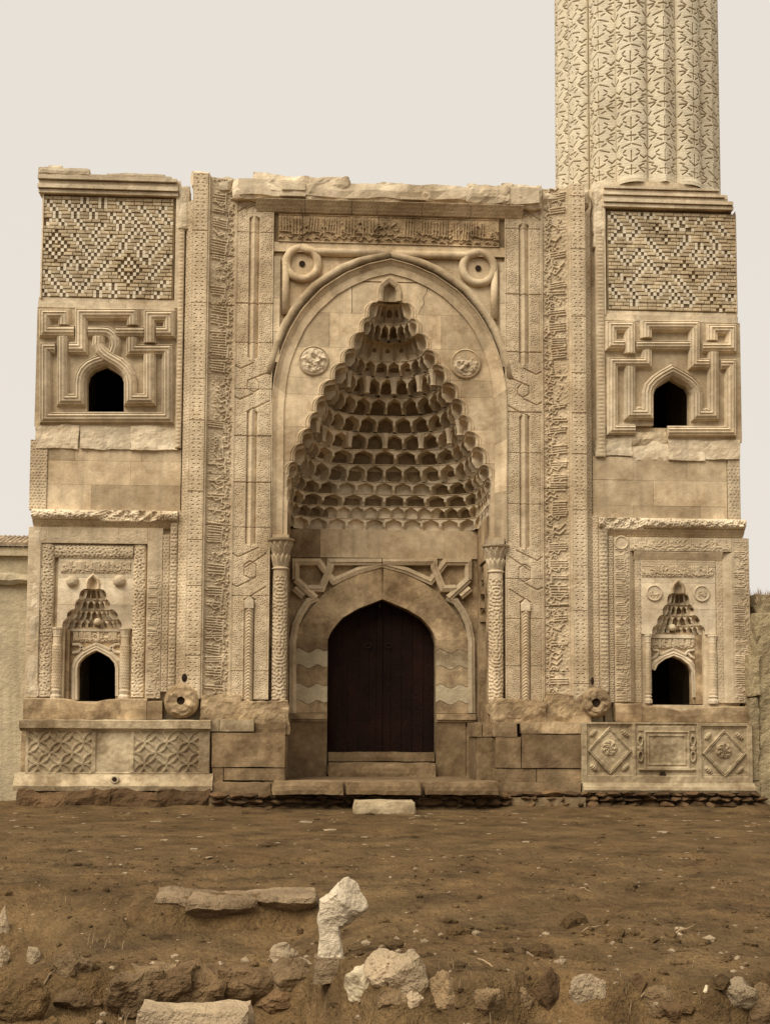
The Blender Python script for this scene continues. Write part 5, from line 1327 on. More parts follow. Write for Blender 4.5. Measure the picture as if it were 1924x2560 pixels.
rough_block('broken_stone', M['pale'], pier2, AX(1484, 520), AX(1510, 520), -.02, .4, AZ(1500, 620), AZ(1500, 452), seed=15, amp=.035, res=.05, rnd=.2)
SR = dict(sg=1, s=3.298, roll_x=(248, 1445), roll_z=(172, 262, 320), broken=[(248, 625)], Yp=.13, Yr=.36, panel=(592, 1205, 1135, 520), panel_w=600, xc=893,
          lv=[(795, 60, .04, 2.2), (885, 92, .14, 2.3), (972, 132, .20, 2.5), (1055, 178, .23, 3), (1132, 222, .24, 5)], cell=.16, fin=(793, 708, 36), script=(600, 1190, 575, 670),
          boss=[(705, 800, 70, 'm'), (1095, 805, 70, 'm'), ], recess=(668, 1062, 1130, 1712), arch=[(668, 1720), (668, 1445), (690, 1440), (725, 1400), (790, 1352), (860, 1325), (930, 1352), (985, 1398), (1010, 1450), (1015, 1560), (1030, 1720)],
          archm=[(690, 1430), (715, 1375), (780, 1325), (860, 1295), (935, 1325), (1000, 1375), (1035, 1440), (1042, 1660)], archw=52,
          knots=[[(690, 1268), (735, 1275), (760, 1310), (860, 1262), (960, 1310), (990, 1275), (1045, 1268)], [(680, 1345), (720, 1325), (745, 1285)], [(1050, 1345), (1010, 1325), (975, 1285)]],
          script2=(672, 1046, 1176, 1258), lint=(1136, 1166), cols=[(620, 666), (1140, 1200)], colz=(1705, 1640, 1205, 1135), ball=(862, 1083, 31), sill=(385, 1500, 1706, 1862), sillcut=[585], lip=0,
          spout=(236, 1700, 122, 248, 1703, 36), slot=(197, 1525, 14, 34),
          strips=[('thin_band', 195, 246, 160, 1610, perf(177), .0), ('bead_roll', 247, 320, 262, 1620, beads(178), -.0), ('thin_band', 322, 366, 322, 1700, perf(179), .03),
                  ('script_band', 370, 500, 328, 1700, faint(172, .02, True), .03), ('script_band', 1340, 1478, 328, 1700, faint(171, .018, True), .03), ('script_band', 502, 1338, 328, 442, faint(173, .018), .032),
                  ('frame_chamfer', 502, 538, 448, 1700, lambda U, V, w, h: -.09*U/w, .04), ('frame_chamfer', 1266, 1338, 448, 1700, lambda U, V, w, h: -.09*(1-U/w), .04), ('frame_chamfer', 539, 1265, 448, 514, lambda U, V, w, h: -.09*(1-V/h), .04),
                  ('thin_band', 540, 590, 516, 1700, perf(180, .014), .12), ('thin_band', 1206, 1262, 516, 1700, perf(181, .014), .12), ('thin_band', 591, 1205, 516, 566, perf(182, .014), .121)])
fountain(pier2, zD, SR, 200)
c = zD(435, 385, .03); m = MB(); m.lathe([(.14, 0), (.14, .02), (.12, .03), (.1, .012), (.001, .02)], 0, 0, 24); m.v = [(c[0]+x, .03-z, c[1]+y) for x, y, z in m.v]; m.build('medallion', M['carve'], pier2)
boxpart('footing_wall', M['lower'], pier2, AX(1456, 1900), XR1+.12, .15, .8, 0, AZ(1650, 1805))

# ================================================================== MINARET
mina = thing('minaret', 'fluted pale brick minaret shaft rising from the right pier, top out of view', 'minaret', (0, 0, 0))
MYC = 1.95
mx0, mx1 = AX(1387, 460, MYC), AX(1792, 460, MYC); MXC = (mx0+mx1)/2; MR = (mx1-mx0)/2*.985
mz0 = AZ(1650, 474, .6); mz1 = AZ(1600, -120, MYC)
nl = 16; res = .0095
na_ = int(MR*math.pi*2*.62/res); A0_, A1_ = math.radians(-90-112), math.radians(-90+112)
th = np.linspace(A0_, A1_, na_); vz = np.arange(mz0, mz1, res); T, Zg = np.meshgrid(th, vz)
ph0 = math.radians(-90)+math.radians(360/nl)*.68
s = ((T-ph0)/(2*math.pi/nl)); k = np.floor(s); fr = s-k; odd = (k.astype(int) % 2) == 0
round_ = np.sqrt(np.clip(1-(2*fr-1)**2, 0, 1)); vee = 1-np.abs(2*fr-1)
Rr = MR*(.90)+np.where(odd, .17*round_, .17*vee)
# brick pattern: incised joints drawn in lobe coordinates
rep = .70
def seg_d(a, b, px, py):
    dx, dy = b[0]-a[0], b[1]-a[1]; t = np.clip(((px-a[0])*dx+(py-a[1])*dy)/(dx*dx+dy*dy), 0, 1)
    return np.hypot(px-a[0]-t*dx, py-a[1]-t*dy)
lw = 2*math.pi*MR/nl
pu = np.abs(2*fr-1)*lw/2; pv = (Zg-mz0-.06) % rep
G = np.zeros_like(pu)
segs = [((0, .10), (0, .30)), ((0, .36), (0, .60)), ((.0, .36), (.12, .44)), ((.0, .22), (.09, .22)), ((.06, .12), (.14, .17)), ((.02, .04), (.20, -.01)), ((.20, .69), (.02, .74)), ((.11, .62), (.17, .58)), ((.15, .26), (.26, .33)), ((.17, .24), (.30, .24)),
        ((.17, .22), (.27, .15)), ((.24, .44), (.32, .52)), ((.22, .36), (.31, .40)), ((.26, .06), (.32, -.02)), ((.26, .76), (.32, .68)), ((.10, .50), (.16, .54)), ((.18, .50), (.24, .46))]
for a, b in segs: G = np.maximum(G, np.clip((.0135-seg_d(a, b, pu, pv))/.005, 0, 1))
G = np.maximum(G, np.clip((.011-(lw/2-pu))/.005, 0, 1))
G *= (Zg > mz0+.12)
Rr = Rr-.028*G-.003*np.clip((.008-np.abs((Zg % .058)-.029))/.004, 0, 1)
Rr = Rr+.02*np.clip((.14-(Zg-mz0))/.06, 0, 1)*np.where(odd, round_, .4)
P = np.stack([MXC+Rr*np.cos(T), MYC+Rr*np.sin(T), Zg], -1)
a, b = P.shape[:2]; I = np.arange(a*b).reshape(a, b); Q = np.stack([I[:-1, :-1], I[:-1, 1:], I[1:, 1:], I[1:, :-1]], -1).reshape(-1, 4)
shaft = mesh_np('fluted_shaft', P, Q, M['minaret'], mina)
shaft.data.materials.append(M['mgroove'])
gm = (G[:-1, :-1]+G[1:, 1:]+G[:-1, 1:]+G[1:, :-1])/4 > .55
shaft.data.polygons.foreach_set('material_index', gm.ravel().astype(np.int32)) if len(shaft.data.polygons) == gm.size else None
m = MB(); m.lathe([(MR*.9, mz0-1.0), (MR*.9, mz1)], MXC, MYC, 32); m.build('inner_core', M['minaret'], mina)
m = MB(); m.lathe([(MR*.97, mz0-.5), (MR*.97, mz0+.01)], MXC, MYC, 48); m.build('footing_ring', M['pale'], mina)
boxpart('shaft_pedestal', M['pale'], mina, MXC-MR*.95, MXC+MR*.9, .75, MYC+MR, ZT_R+.004, mz0-.01)

# ================================================================== REUSED SARCOPHAGI
sar = thing('sarcophagus', 'left marble sarcophagus front with overlapping circles set under the niche sill', 'sarcophagus', (0, 0, 0), 'reused sarcophagi under the niches')
Ys = -.30
s2p = lambda x, y: at(30+x/3.259, 1790+y/3.259, Ys)
xa, zb = s2p(105, 470); xb, zt = s2p(1612, 122)
def circles(U, V, w, h):
    H = np.zeros_like(U)
    def panel(x0, x1, ox, oy):
        X = U-(s2p(x0, 0)[0]-xa); W = s2p(x1, 0)[0]-s2p(x0, 0)[0]; R = 87/3.259/130.4*1.0
        ins = (X > 0) & (X < W)
        hh = np.zeros_like(U)
        cx0, cz0 = s2p(ox, oy); uu = U-(cx0-xa); vv = V-(cz0-zb)
        for i in range(-5, 6):
            for j in range(-4, 5):
                if (i+j) % 2: continue
                d = np.abs(np.hypot(uu-i*R, vv-j*R)-R)
                hh[:] = np.maximum(hh, .030*np.clip((.023-d)/.009, 0, 1)-.014*np.clip((.008-d)/.005, 0, 1))
        return np.where(ins, hh-.022, 0)
    return panel(140, 655, 308, 210)+panel(1000, 1525, 1172, 210)
def left_front(U, V, w, h):
    H = circles(U, V, w, h)
    for x0, x1, d in ((655, 690, .014), (975, 998, .014), (690, 975, -.012), (0, 140, .004), (1525, 1612, .004)):
        a, b = s2p(x0, 0)[0]-xa, s2p(x1, 0)[0]-xa; H = np.where((U >= a) & (U < b), d, H)
    e = np.minimum(V, h-V); H = np.where(e < .02, .005, H)
    return H+.0015*vermic(U, V, .12, 5)
relief('front_panel', M['marble'], sar, xa, xb, zb, zt, left_front, y=Ys+.03, res=.0095, skirt=.3)
def moulding(name, mat, parent, x0, x1, prof, amp=.008, seed=0, n=50):
    """horizontal moulding: prof of (y, z)"""
    xs_ = np.linspace(x0, x1, n); k = len(prof); V = []
    for x in xs_:
        for (y, z) in prof:
            V.append((x, y+amp*fbm(x*2.5, z*5, seed, 3), z+amp*.7*fbm(x*3, z*3+9, seed, 3)))
    F = [(i*k+j, (i+1)*k+j, (i+1)*k+j+1, i*k+j+1) for i in range(n-1) for j in range(k-1)]+[tuple(range(k)), tuple(range((n-1)*k+k-1, (n-1)*k-1, -1))]
    m = MB(); m.add(V, F); return m.build(name, mat, parent)
zr0, zr1 = AZ(290, 1828, Ys), AZ(290, 1799, Ys)
moulding('rim', M['marble'], sar, AX(50, 1815, Ys), AX(527, 1815, Ys), [(.3, zr0), (Ys+.02, zr0), (Ys-.01, zr0+.045), (Ys-.055, zr0+.055), (Ys-.06, zr1-.02), (Ys-.03, zr1), (.3, zr1)], .012, 3)
zp0, zp1 = AZ(290, 1977, Ys-.05), AZ(290, 1934, Ys)
moulding('plinth', M['marble'], sar, AX(36, 1955, Ys), AX(532, 1955, Ys), [(.3, zp0), (Ys-.08, zp0), (Ys-.10, zp0+.09), (Ys-.07, zp0+.14), (Ys-.02, zp1-.1), (Ys+.02, zp1-.03), (Ys+.03, zp1), (.3, zp1)], .014, 4)
boxpart('body', M['marble'], sar, xa-.02, xb+.01, Ys+.14, .14, zp0+.02, zr0+.01)
c = at(287, 1948, Ys-.08); m = MB(); m.lathe([(.085, 0), (.07, .03), (.05, .03)], 0, 0, 16); m.v = [(c[0]+x, Ys-.065-z, c[1]+y) for x, y, z in m.v]; m.build('drain_ring', M['marble2'], sar)
m = MB(); m.lathe([(.045, 0), (.045, .032), (.001, .033)], 0, 0, 14); m.v = [(c[0]+x, Ys-.07-z, c[1]+y) for x, y, z in m.v]; m.build('drain_hole_shade', M['void'], sar)  # shade within the ring painted as a dark disc
# right sarcophagus: lozenges and a framed tablet
sar2 = thing('sarcophagus', 'right marble sarcophagus front with two lozenges and a framed blank tablet', 'sarcophagus', (0, 0, 0), 'reused sarcophagi under the niches')
r2p = lambda x, y: at(1160+x/2.175, 1760+y/2.175, Ys)
xa2, zb2 = r2p(640, 432); xb2, zt2 = r2p(1562, 103)
def right_front(U, V, w, h):
    H = np.zeros_like(U); X = U; Zv = V
    qx = lambda x: r2p(x, 0)[0]-xa2
    qz = lambda y: r2p(0, y)[1]-zb2
    # linear survey coordinates of every grid point
    sx = 640+X*(1562-640)/w; sy = 432-Zv*(432-103)/h
    def rect(x0, x1, y0, y1, d):
        nonlocal H
        H = np.where((sx > x0) & (sx < x1) & (sy > y0) & (sy < y1), d, H)
    for x0, x1, cxp, cyp, y0, y1 in ((668, 912, 790, 255, 115, 388), (1288, 1535, 1410, 268, 122, 395)):
        rect(x0, x1, y0, y1, -.035); rect(x0+12, x1-12, y0+12, y1-12, -.05)
        d = np.abs(sx-cxp)/118+np.abs(sy-cyp)/130
        H = np.where(d < 1, np.where(d > .86, .012, -.012), H); H = np.where((d > .90) & (d < .93), -.01, H)
        rr = np.hypot(sx-(cxp-3), sy-(cyp-14)); an = np.arctan2(sy-cyp+14, sx-cxp+3)
        ro = .055*np.clip((46-rr)/10, 0, 1)*(.55+.45*np.sin(an*7+rr*.25)*np.cos(rr*.22)); H = np.where(rr < 46, -.012+ro, H)
        for qx_ in (-1, 1):
            for qy in (-1, 1):
                lx, ly = cxp+qx_*86, cyp+qy*92; u = ((sx-lx)*qx_*.7+(sy-ly)*qy*.7); v = ((sx-lx)*qx_*.7-(sy-ly)*qy*.7)
                q = (u/14)**2+(v/26)**2
                H = np.maximum(H, np.where(q < 1, -.05+.05*np.sqrt(np.clip(1-q, 0, 1))*(1+.35*np.sin(v*.55)), -9))
    rect(930, 1262, 112, 390, -.03); rect(944, 1252, 122, 150, -.012)
    rect(975, 1222, 150, 352, .012); rect(985, 1212, 158, 345, -.008); rect(995, 1202, 168, 335, .004); rect(1003, 1194, 178, 326, -.016)
    rect(944, 1252, 352, 362, .015)
    for s in (-1, 1):
        for cy_ in (200, 285):
            q = np.hypot((sx-(1098+s*142))/16, (sy-cy_)/34); H = np.where((q < 1) & (np.abs(sx-1098) > 124), np.where(q > .6, .008, -.05), H)
        q = np.hypot((sx-(1098+s*142))/15, (sy-242)/12); H = np.where((q < 1) & (np.abs(sx-1098) > 124), .012, H)
    return H+.0015*vermic(U, V, .12, 6)
relief('front_panel', M['marble'], sar2, xa2, xb2, zb2, zt2, right_front, y=Ys, res=.009, skirt=.3)
zp0, zp1 = AZ(1660, 1982, Ys-.05), AZ(1660, 1957, Ys)
moulding('plinth', M['marble'], sar2, AX(1455, 1970, Ys), AX(1884, 1970, Ys), [(.3, zp0), (Ys-.09, zp0), (Ys-.12, zp0+.05), (Ys-.10, zp0+.11), (Ys-.05, zp0+.13), (Ys-.01, zp1), (.3, zp1)], .012, 8)
boxpart('body', M['marble'], sar2, xa2+.01, xb2-.01, Ys+.14, .14, zp0+.02, zt2-.01)
c = at(1656, 1937, Ys); m = MB(); m.lathe([(.062, 0), (.062, .012), (.001, .013)], 0, 0, 16); m.v = [(c[0]+x, Ys+.028-z*2, c[1]+y*.95) for x, y, z in m.v]; m.build('drain_hole_shade', M['void'], sar2)  # dark disc in place of a cut hole, shade in its colour

# ================================================================== STEPS AND FOOTINGS
kerb = thing('entrance_step', 'long worn kerb of three stone blocks before the doorway', 'step', (0, 0, 0))
for k, (p0, p1, yf) in enumerate([(678, 860, -.95), (864, 1056, -.97), (1061, 1250, -.95)]):
    rough_block('kerb_stone', M['base'], kerb, AX(p0, 1970, yf), AX(p1, 1970, yf), yf, -.32, AZ(960, 1988, yf), AZ(960, 1955, yf), seed=k+300, amp=.018, res=.07, rnd=.22)
slabt = thing('stepping_stone', 'single pale slab lying on the soil in front of the kerb', 'stone slab', (0, 0, 0))
x0, z0 = at(882, 2030, -1.45); x1, z1 = at(1041, 2004, -1.45)
rough_block('slab', M['marble'], slabt, x0, x1, -1.45, -.85, -.12, z1, seed=320, amp=.02, res=.06, rnd=.25)
def rubble(parent, p0, p1, ya, yb, Yf, seed, mat, dy=.35):
    rn = random.Random(seed); y = yb
    x0, x1 = AX(p0, yb, Yf), AX(p1, yb, Yf); zb, zt = AZ((p0+p1)/2, yb, Yf)-.10, AZ((p0+p1)/2, ya, Yf)
    z = zb
    while z < zt-.03:
        hrow = rn.uniform(.09, .17); x = x0+rn.uniform(-.05, .05)
        while x < x1:
            w = rn.uniform(.14, .42); hh = min(hrow*rn.uniform(.8, 1.05), zt-z+.02)
            V, F = rock_verts((x+w/2, Yf+.16+rn.uniform(-.06, .05), z+hh/2), (w*.62, .24, hh*.66), rn.randint(0, 9999), 2, 6, rn.uniform(-.2, .2), .12)
            m = MB(); m.add(V, F); m.build('rubble_stone', mat, parent); x += w
        z += hrow*.95
foot = thing('rubble_footing', 'low rubble footing of small dark stones beneath the kerb and doorway', 'footing', (0, 0, 0), 'rubble footings along the foot of the building')
rubble(foot, 528, 1256, 1986, 2014, -.62, 1, M['rubble']); boxpart('earth_core', M['mortar'], foot, AX(528, 2000), AX(1450, 2000), -.45, .2, -.1, AZ(900, 1993, -.4))
foot2 = thing('rubble_footing', 'rubble footing of small stones beneath the right sarcophagus', 'footing', (0, 0, 0), 'rubble footings along the foot of the building')
rubble(foot2, 1250, 1890, 1981, 2012, -.42, 2, M['rubble']); boxpart('earth_core', M['mortar'], foot2, AX(1452, 2000), XR1+.2, -.22, .2, -.1, AZ(1650, 1983, -.3))
foot3 = thing('rubble_footing', 'crumbling dark earth and stone footing beneath the left sarcophagus', 'footing', (0, 0, 0), 'rubble footings along the foot of the building')
for k, (p0, p1) in enumerate([(40, 170), (150, 290), (270, 410), (390, 535)]):
    rough_block('footing_stone', M['rubble'], foot3, AX(p0, 1990, -.4), AX(p1, 1990, -.4), -.46, .1, -.1, AZ(280, 1972, -.4), seed=k+340, amp=.07, res=.05, rnd=.3)

# ================================================================== NEIGHBOURS
house = thing('house', 'plain plastered house at the left edge with a tiled eave and wavy ledge', 'house', (0, 0, 0))
hx1 = XL0-.03; hx0 = -12.0; YH = .55
zt_ = AZ(30, 1370, YH); zl = AZ(30, 1452, YH)
boxpart('wall', M['plaster'], house, hx0, hx1, YH, 5, 0, zt_-.02)
boxpart('fascia', M['plaster'], house, hx0, hx1+.0, YH-.10, YH+.2, zt_-.16, zt_)
moulding('ledge', M['plaster'], house, hx0, hx1, [(YH+.05, zl-.09), (YH-.10, zl-.07), (YH-.16, zl), (YH-.12, zl+.10), (YH+.05, zl+.16)], .05, 17, 60)
tq = MB()
base_ = MB(); base_.tube([(0, 0, 0), (0, .22, .07)], [.046, .040], 8, caps=True); tob = base_.build('roof_tile', M['tile']); tme = tob.data; bpy.data.objects.remove(tob)
roof = boxpart('roof_deck', M['tile'], house, hx0, hx1, YH-.05, YH+.4, zt_+.0, zt_+.04)
for r in range(4):
    for i in range(24):
        o = bpy.data.objects.new('roof_tile', tme); COL.objects.link(o); o.parent = roof
        o.location = (hx1-.06-.092*i+random.uniform(-.006, .006), YH-.16+.19*r, zt_+.055+.062*r); o.rotation_euler = (random.uniform(-.02, .02), 0, random.uniform(-.04, .04))
mw = thing('mud_wall', 'tall rounded mud wall at the right edge beside the right pier', 'wall', (0, 0, 0))
rough_block('wall_mass', M['mud'], mw, AX(1872, 1800, -.2), 11.0, -.25, 1.6, -.3, AZ(1900, 1512, -.2), seed=401, amp=.05, res=.12, rnd=.25)
rough_block('wall_cap', M['mud'], mw, AX(1893, 1500, -.1), 11.0, -.05, 1.5, AZ(1900, 1540, -.2), AZ(1915, 1482, -.2), seed=402, amp=.06, res=.1, rnd=.4)
for k, (ya, yb) in enumerate([(1640, 1740), (1740, 1850), (1850, 1950), (1945, 2000)]):
    rough_block('wall_rubble', M['mud'], mw, AX(1866, yb, -.1)+.02*k, AX(1893, yb, -.1), -.22, .3, AZ(1870, yb, -.2), AZ(1870, ya, -.2), seed=410+k, amp=.04, res=.05, rnd=.15)
def blades(name, mat, spots, seed, hmin, hmax, w=.006):
    rn = random.Random(seed); m = MB()
    for x, y, z in spots:
        h = rn.uniform(hmin, hmax); a = rn.uniform(0, 6.28); ln = rn.uniform(.1, .6)*h; dx, dy = math.cos(a)*ln, math.sin(a)*ln
        px, py = -math.sin(a)*w, math.cos(a)*w
        m.add([(x-px, y-py, z), (x+px, y+py, z), (x+dx*.4+px*.7, y+dy*.4+py*.7, z+h*.6), (x+dx*.4-px*.7, y+dy*.4-py*.7, z+h*.6), (x+dx, y+dy, z+h)], [(0, 1, 2, 3), (3, 2, 4)])
    return m.build(name, mat)
sh = [(random.uniform(AX(1885, 1500), 9), random.uniform(-.1, .8), AZ(1915, 1482, -.2)-.12+random.uniform(-.06, .06)) for _ in range(700)]
tag(blades('dry_scrub', M['twig'], sh, 5, .08, .24, .008), 'dry scrubby growth along the top of the mud wall', 'scrub', kind='stuff')

# ================================================================== FOREGROUND
def rock_thing(name, label, cat, px, py, Z, wpx, hpx, seed, mat='rock', depth=.8, group=None, rot=0., sub=4, cuts=9, nz=.16, sink=.25):
    """stone standing at a surveyed spot; px,py is the middle of its foot"""
    x, y, Z = hit(px, min(py, 2585)); d = y-CY; w = wpx*d/FPX; h = hpx*d/FPX
    V, F = rock_verts((0, 0, h*(.5-sink*.5)), (w*.56, w*.56*depth, h*(.5+sink*.5)*1.12), seed, sub, cuts, rot, nz)
    m = MB(); m.add(V, F); o = m.build(name, M[mat]); o.location = (x, y+w*.25, Z); tag(o, label, cat, group); return o
# edging stones of the upper terrace
edge = thing('edging_stone', 'long dirt-topped edging slab left of the white stone post', 'stone slab', (0, 0, 0))
ex0, ey0 = gat(378, 2246, 0); ex1, ey1 = gat(795, 2246, 0)
rough_block('slab', M['edge'], edge, ex0, ex0+(ex1-ex0)*.28, ey0-.12, ey0+.5, -.26, .03, seed=501, amp=.045, res=.045, rnd=.3, under=.34)
rough_block('slab', M['edge'], edge, ex0+(ex1-ex0)*.2, ex0+(ex1-ex0)*.66, ey0-.26, ey0+.5, -.36, .035, seed=502, amp=.045, res=.045, rnd=.3, under=.34)
rough_block('slab', M['edge'], edge, ex0+(ex1-ex0)*.62, ex1, ey0-.14, ey0+.5, -.22, .04, seed=503, amp=.04, res=.045, rnd=.3, under=.34)
# white post: a broken capital leaning on its shaft
wx_, wy_, wz_ = hit(822, 2437)
post = thing('stone_post', 'white broken marble post with a knobbed head, standing upright in the soil', 'stone post', (wx_, wy_, wz_-.02))
sc_ = (wy_-CY)/FPX
pr = [(2432, 828, 36), (2395, 826, 33), (2388, 824, 31), (2340, 823, 27), (2312, 823, 28), (2296, 826, 31), (2270, 830, 34), (2250, 834, 36), (2235, 838, 26), (2230, 838, 8)]
def post_loft(rows, seed):
    n = 30; V = []; rows2 = []
    for i in range(len(rows)-1):
        for k in range(4): rows2.append(tuple(a+(b-a)*k/4 for a, b in zip(rows[i], rows[i+1])))
    rows2.append(rows[-1])
    for (yy, xx, rr) in rows2:
        z = (2437-yy)*sc_; x = (xx-822)*sc_; r = rr*sc_
        for j in range(n):
            a = 2*math.pi*j/n; ca, sa = math.cos(a), math.sin(a)
            f = 1/max(abs(ca), abs(sa))**.45; f = min(f, 1.15)
            p = Vector((x+r*ca*f, r*.82*sa*f, z)); o = Vector((seed, 0, 0))
            p += mnoise.noise_vector(p*4.5+o)*r*.20+mnoise.noise_vector(p*13+o)*r*.10+mnoise.noise_vector(p*32+o)*.006
            V.append(p)
    F = [(i*n+j, i*n+(j+1) % n, (i+1)*n+(j+1) % n, (i+1)*n+j) for i in range(len(rows2)-1) for j in range(n)]+[tuple(range(n-1, -1, -1)), tuple(range((len(rows2)-1)*n, len(rows2)*n))]
    m = MB(); m.add(V, F); return m
o = post_loft(pr[2:], 4).build('shaft', M['white'], None); o.parent = post
V, F = rock_verts(((856-822)*sc_, 0, (2437-2258)*sc_), (56*sc_*1.12, 46*sc_, 52*sc_*1.15), 77, 5, 13, .3, .10)
th_ = math.radians(-24); c0 = ((856-822)*sc_, (2437-2258)*sc_)
V = [(c0[0]+(x-c0[0])*math.cos(th_)-(z-c0[1])*math.sin(th_), y, c0[1]+(x-c0[0])*math.sin(th_)+(z-c0[1])*math.cos(th_)) for x, y, z in V]
m = MB(); m.add(V, F); o = m.build('head', M['white'], None); o.parent = post
o = post_loft([(2446, 830, 44), (2436, 830, 43), (2400, 828, 40), (2386, 826, 37), (2382, 826, 10)], 9).build('foot_block', M['edge'], None); o.parent = post
ROCKS = [  # name label px py Z wpx hpx seed mat
 ('boulder', 'rounded pale stone left of the foot of the white post', 712, 2408, -.35, 72, 44, 15, 'palerock', .8), ('boulder', 'half-buried brown stone below the foot of the white post', 712, 2468, -.42, 125, 62, 16, 'rock', .8),
 ('boulder', 'dark long stone lying lowest below the white post', 705, 2515, -.55, 130, 46, 17, 'rubble', .7),
 ('boulder', 'pale lumpy stone topmost of the pile right of the white post', 955, 2455, -.15, 95, 80, 18, 'palerock', .8), ('boulder', 'white rounded stone at the left of the pile beside the post', 905, 2478, -.32, 92, 62, 19, 'marble2', .8),
 ('boulder', 'tall pale stone at the right of the pile beside the post', 1008, 2485, -.25, 112, 105, 20, 'palerock', .7), ('boulder', 'small stone under the pile in shadow', 980, 2515, -.5, 70, 46, 21, 'rock', .8), ('boulder', 'square pale stone at the foot of the pile', 1030, 2515, -.5, 55, 48, 22, 'palerock', .8),
 ('boulder', 'brown wedge stone with a pale top right of the pile', 1120, 2520, -.45, 100, 80, 23, 'rock', .8), ('boulder', 'smooth round brown stone in the bank', 1222, 2525, -.45, 75, 55, 24, 'rock', .9),
 ('boulder', 'small round stone next to the square dark block', 1310, 2515, -.42, 42, 45, 25, 'rock', .9), ('boulder', 'square dark stone block under the bank edge', 1378, 2510, -.38, 80, 80, 26, 'rubble', .8),
 ('boulder', 'sharp pale wedge of stone leaning in the bank', 1478, 2505, -.34, 95, 68, 27, 'palerock', .5), ('boulder', 'brown stone pair lying low right of the pale wedge', 1650, 2535, -.5, 95, 62, 28, 'rock', .8), ('boulder', 'dark stone low in the bank right of centre', 1700, 2552, -.55, 90, 52, 29, 'rubble', .8),
 ('boulder', 'pale topped stone near the right edge of the bank', 1845, 2520, -.4, 108, 66, 30, 'palerock', .7), ('boulder', 'large stone cut by the right edge of the view', 1905, 2560, -.5, 90, 90, 31, 'rock', .8),
 ('boulder', 'small dark upright stone in the bank', 1600, 2490, -.35, 45, 50, 32, 'rubble', .8), ('boulder', 'small pale knob of stone in the left hollow', 85, 2408, -.5, 45, 42, 33, 'palerock', .8),
 ('boulder', 'flat brown stone with a pale top in the left hollow', 178, 2440, -.52, 90, 62, 34, 'rock', .8), ('boulder', 'dark angular stone near the bottom left', 190, 2535, -.6, 115, 50, 35, 'ledge', .8), ('boulder', 'large dark sloping stone in the bottom left corner', 40, 2540, -.58, 130, 80, 36, 'soil', .8),
 ('boulder', 'pale stone cut by the left edge of the view', 5, 2330, -.3, 36, 56, 37, 'palerock', .8), ('boulder', 'pale stone low at the left edge of the view', 6, 2420, -.4, 30, 60, 38, 'palerock', .8),
 ('cobble', 'small dark cube of stone between the slab and the white post', 750, 2336, -.25, 18, 15, 39, 'rubble', .9), ('cobble', 'bright small stone in the soil below the pale wedge', 1766, 2482, -.35, 18, 16, 40, 'marble2', .9),
 ('cobble', 'pale oval pebble beside the long twig', 1694, 2326, 0, 15, 8, 41, 'palerock', .9), ('cobble', 'small pale pebble resting above the pale wedge stone', 1538, 2464, -.3, 24, 10, 42, 'palerock', .9)]
lx = lambda px, d: -1.335+(px-795)*d/3000
ledge = thing('terrace_ledge', 'ragged ledge of pitted stones along the lower terrace behind the wide slab', 'ledge', (0, 0, 0))
for k, (p0, p1, yf, zb_, zt_, am) in enumerate([(312, 440, -13.64, -.80, -.19, .09), (395, 500, -13.56, -.80, -.22, .09), (460, 590, -13.52, -.80, -.25, .09), (550, 650, -13.46, -.80, -.27, .08), (610, 705, -13.42, -.75, -.25, .07)]):
    rough_block('ledge_stone', M['ledge'] if k else M['rock'], ledge, lx(p0, 9.5), lx(p1, 9.5), yf, yf+.55, zb_, zt_, seed=530+k, amp=am, res=.03, rnd=.16, under=.18)
sx0, sx1 = -1.335+(355-795)*8.75/3000, -1.335+(642-795)*8.75/3000
o = rough_block('stone_slab', M['palerock'], None, sx0, sx1, -14.25, -13.80, -.62, -.33, seed=520, amp=.035, res=.035, rnd=.3); tag(o, 'wide pale flat-topped slab at the bottom edge of the view', 'stone slab')
for nm, lb, px, py, Z, w, h, sdd, mt, dp in ROCKS:
    rock_thing(nm, lb, 'rock' if nm != 'stone_slab' else 'stone slab', px, py, Z, w, h, sdd, mt, dp, 'stones in the foreground bank', sub=4 if w > 60 else 3, sink=.45 if mt != 'palerock' else .3)
# stuff: pebbles, clods, twigs, dry stems
rn = random.Random(99); m = MB(); m2 = MB()
def scatter(mb, n, fy, size, flat, seed):
    r_ = random.Random(seed)
    for _ in range(n):
        y = fy(r_); x = r_.uniform(-8.5, 7.5) if y > -8 else r_.uniform(-5.2, 3.6)
        s = size*math.exp(r_.gauss(0, .5)); z = terrain_z(x, y)
        V, F = ico(1); a = r_.uniform(0, 6.3); ca, sa = math.cos(a), math.sin(a); e = r_.uniform(.5, 1)
        mb.add([(x+(v.x*ca-v.y*sa*e)*s*(1+.3*r_.uniform(-1, 1)), y+(v.x*sa+v.y*ca*e)*s*(1+.3*r_.uniform(-1, 1)), z+v.z*s*flat) for v in V], F)
scatter(m, 260, lambda r: -1.2-7*r.random()**1.4, .033, .18, 1); scatter(m, 420, lambda r: r.uniform(-15.5, -8), .012, .5, 2); scatter(m, 160, lambda r: r.uniform(-15.2, -12.8), .03, .7, 3)
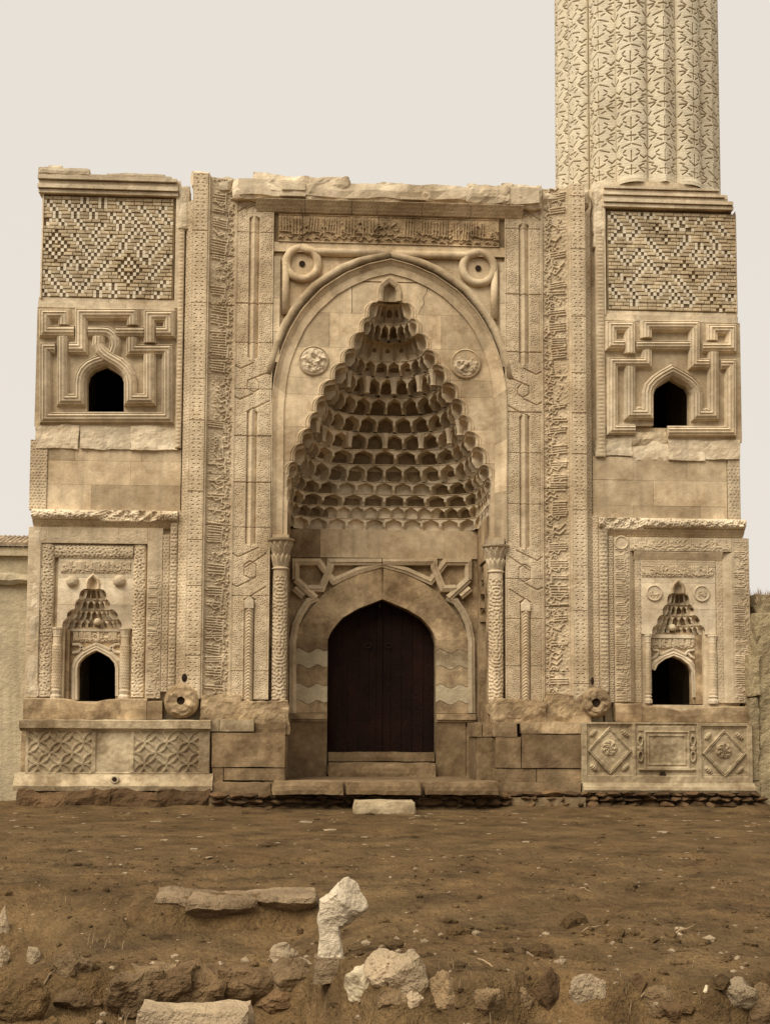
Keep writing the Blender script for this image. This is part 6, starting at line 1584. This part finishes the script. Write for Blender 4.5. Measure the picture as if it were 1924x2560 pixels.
tag(m.build('pebbles', M['palerock']), 'small pale stones and chips scattered over the soil', 'pebbles', kind='stuff')
scatter(m2, 900, lambda r: r.uniform(-15.5, -8), .018, .7, 4); scatter(m2, 350, lambda r: r.uniform(-15.3, -12.4), .04, .7, 5); scatter(m2, 420, lambda r: -1.0-8*r.random(), .03, .5, 6)
tag(m2.build('soil_clods', M['soil']), 'loose clods of dark soil lying on the bare ground', 'soil clods', kind='stuff')
TW = [(1455, 2336, 1500, 2318, 'dry twig on bare soil far right, beside an oval pebble'), (1682, 2344, 1732, 2320, 'straight pale twig lying on the smooth soil at right'), (350, 2495, 545, 2450, 'long thin twig lying in the hollow below the pitted stone'),
      (265, 2490, 330, 2545, 'thin twig sloping down between the dark stone and the slab'), (110, 2480, 160, 2400, 'dry stem leaning in the left hollow'), (1600, 2505, 1640, 2488, 'short twig by the small upright stone'), (1195, 2406, 1232, 2424, 'pale curved twig on the bank edge'), (1450, 2226, 1476, 2232, 'pale chip of straw lying on the path')]
for xa_, ya_, xb_, yb_, lb in TW:
    P = []
    for t in (0, .33, .66, 1):
        x, y, _z = hit(xa_+(xb_-xa_)*t, ya_+(yb_-ya_)*t)
        P.append((x+random.uniform(-.01, .01), y, terrain_z(x, y)+.02+.01*math.sin(t*5)))
    m = MB(); m.tube(P, [.008, .007, .006, .003], 5); o = m.build('twig', M['twig']); tag(o, lb, 'twig', 'dry twigs on the ground')
sp = []
for cx_, cy_, n, sr in [(170, 2385, 40, .25), (530, 2300, 12, .12), (60, 2260, 25, .3), (1340, 2540, 20, .3), (1600, 2490, 25, .3), (700, 2540, 30, .6), (1100, 2545, 30, .5), (300, 2540, 30, .5), (1780, 2490, 15, .15), (1400, 2450, 20, .4)]:
    x, y, _z = hit(cx_, cy_)
    for _ in range(n):
        a, b = x+random.gauss(0, sr), y+random.gauss(0, sr*.5); sp.append((a, b, terrain_z(a, b)-.01))
tag(blades('dry_grass', M['twig'], sp, 8, .03, .12, .003), 'thin dry grass stems growing between the stones', 'grass', kind='stuff')
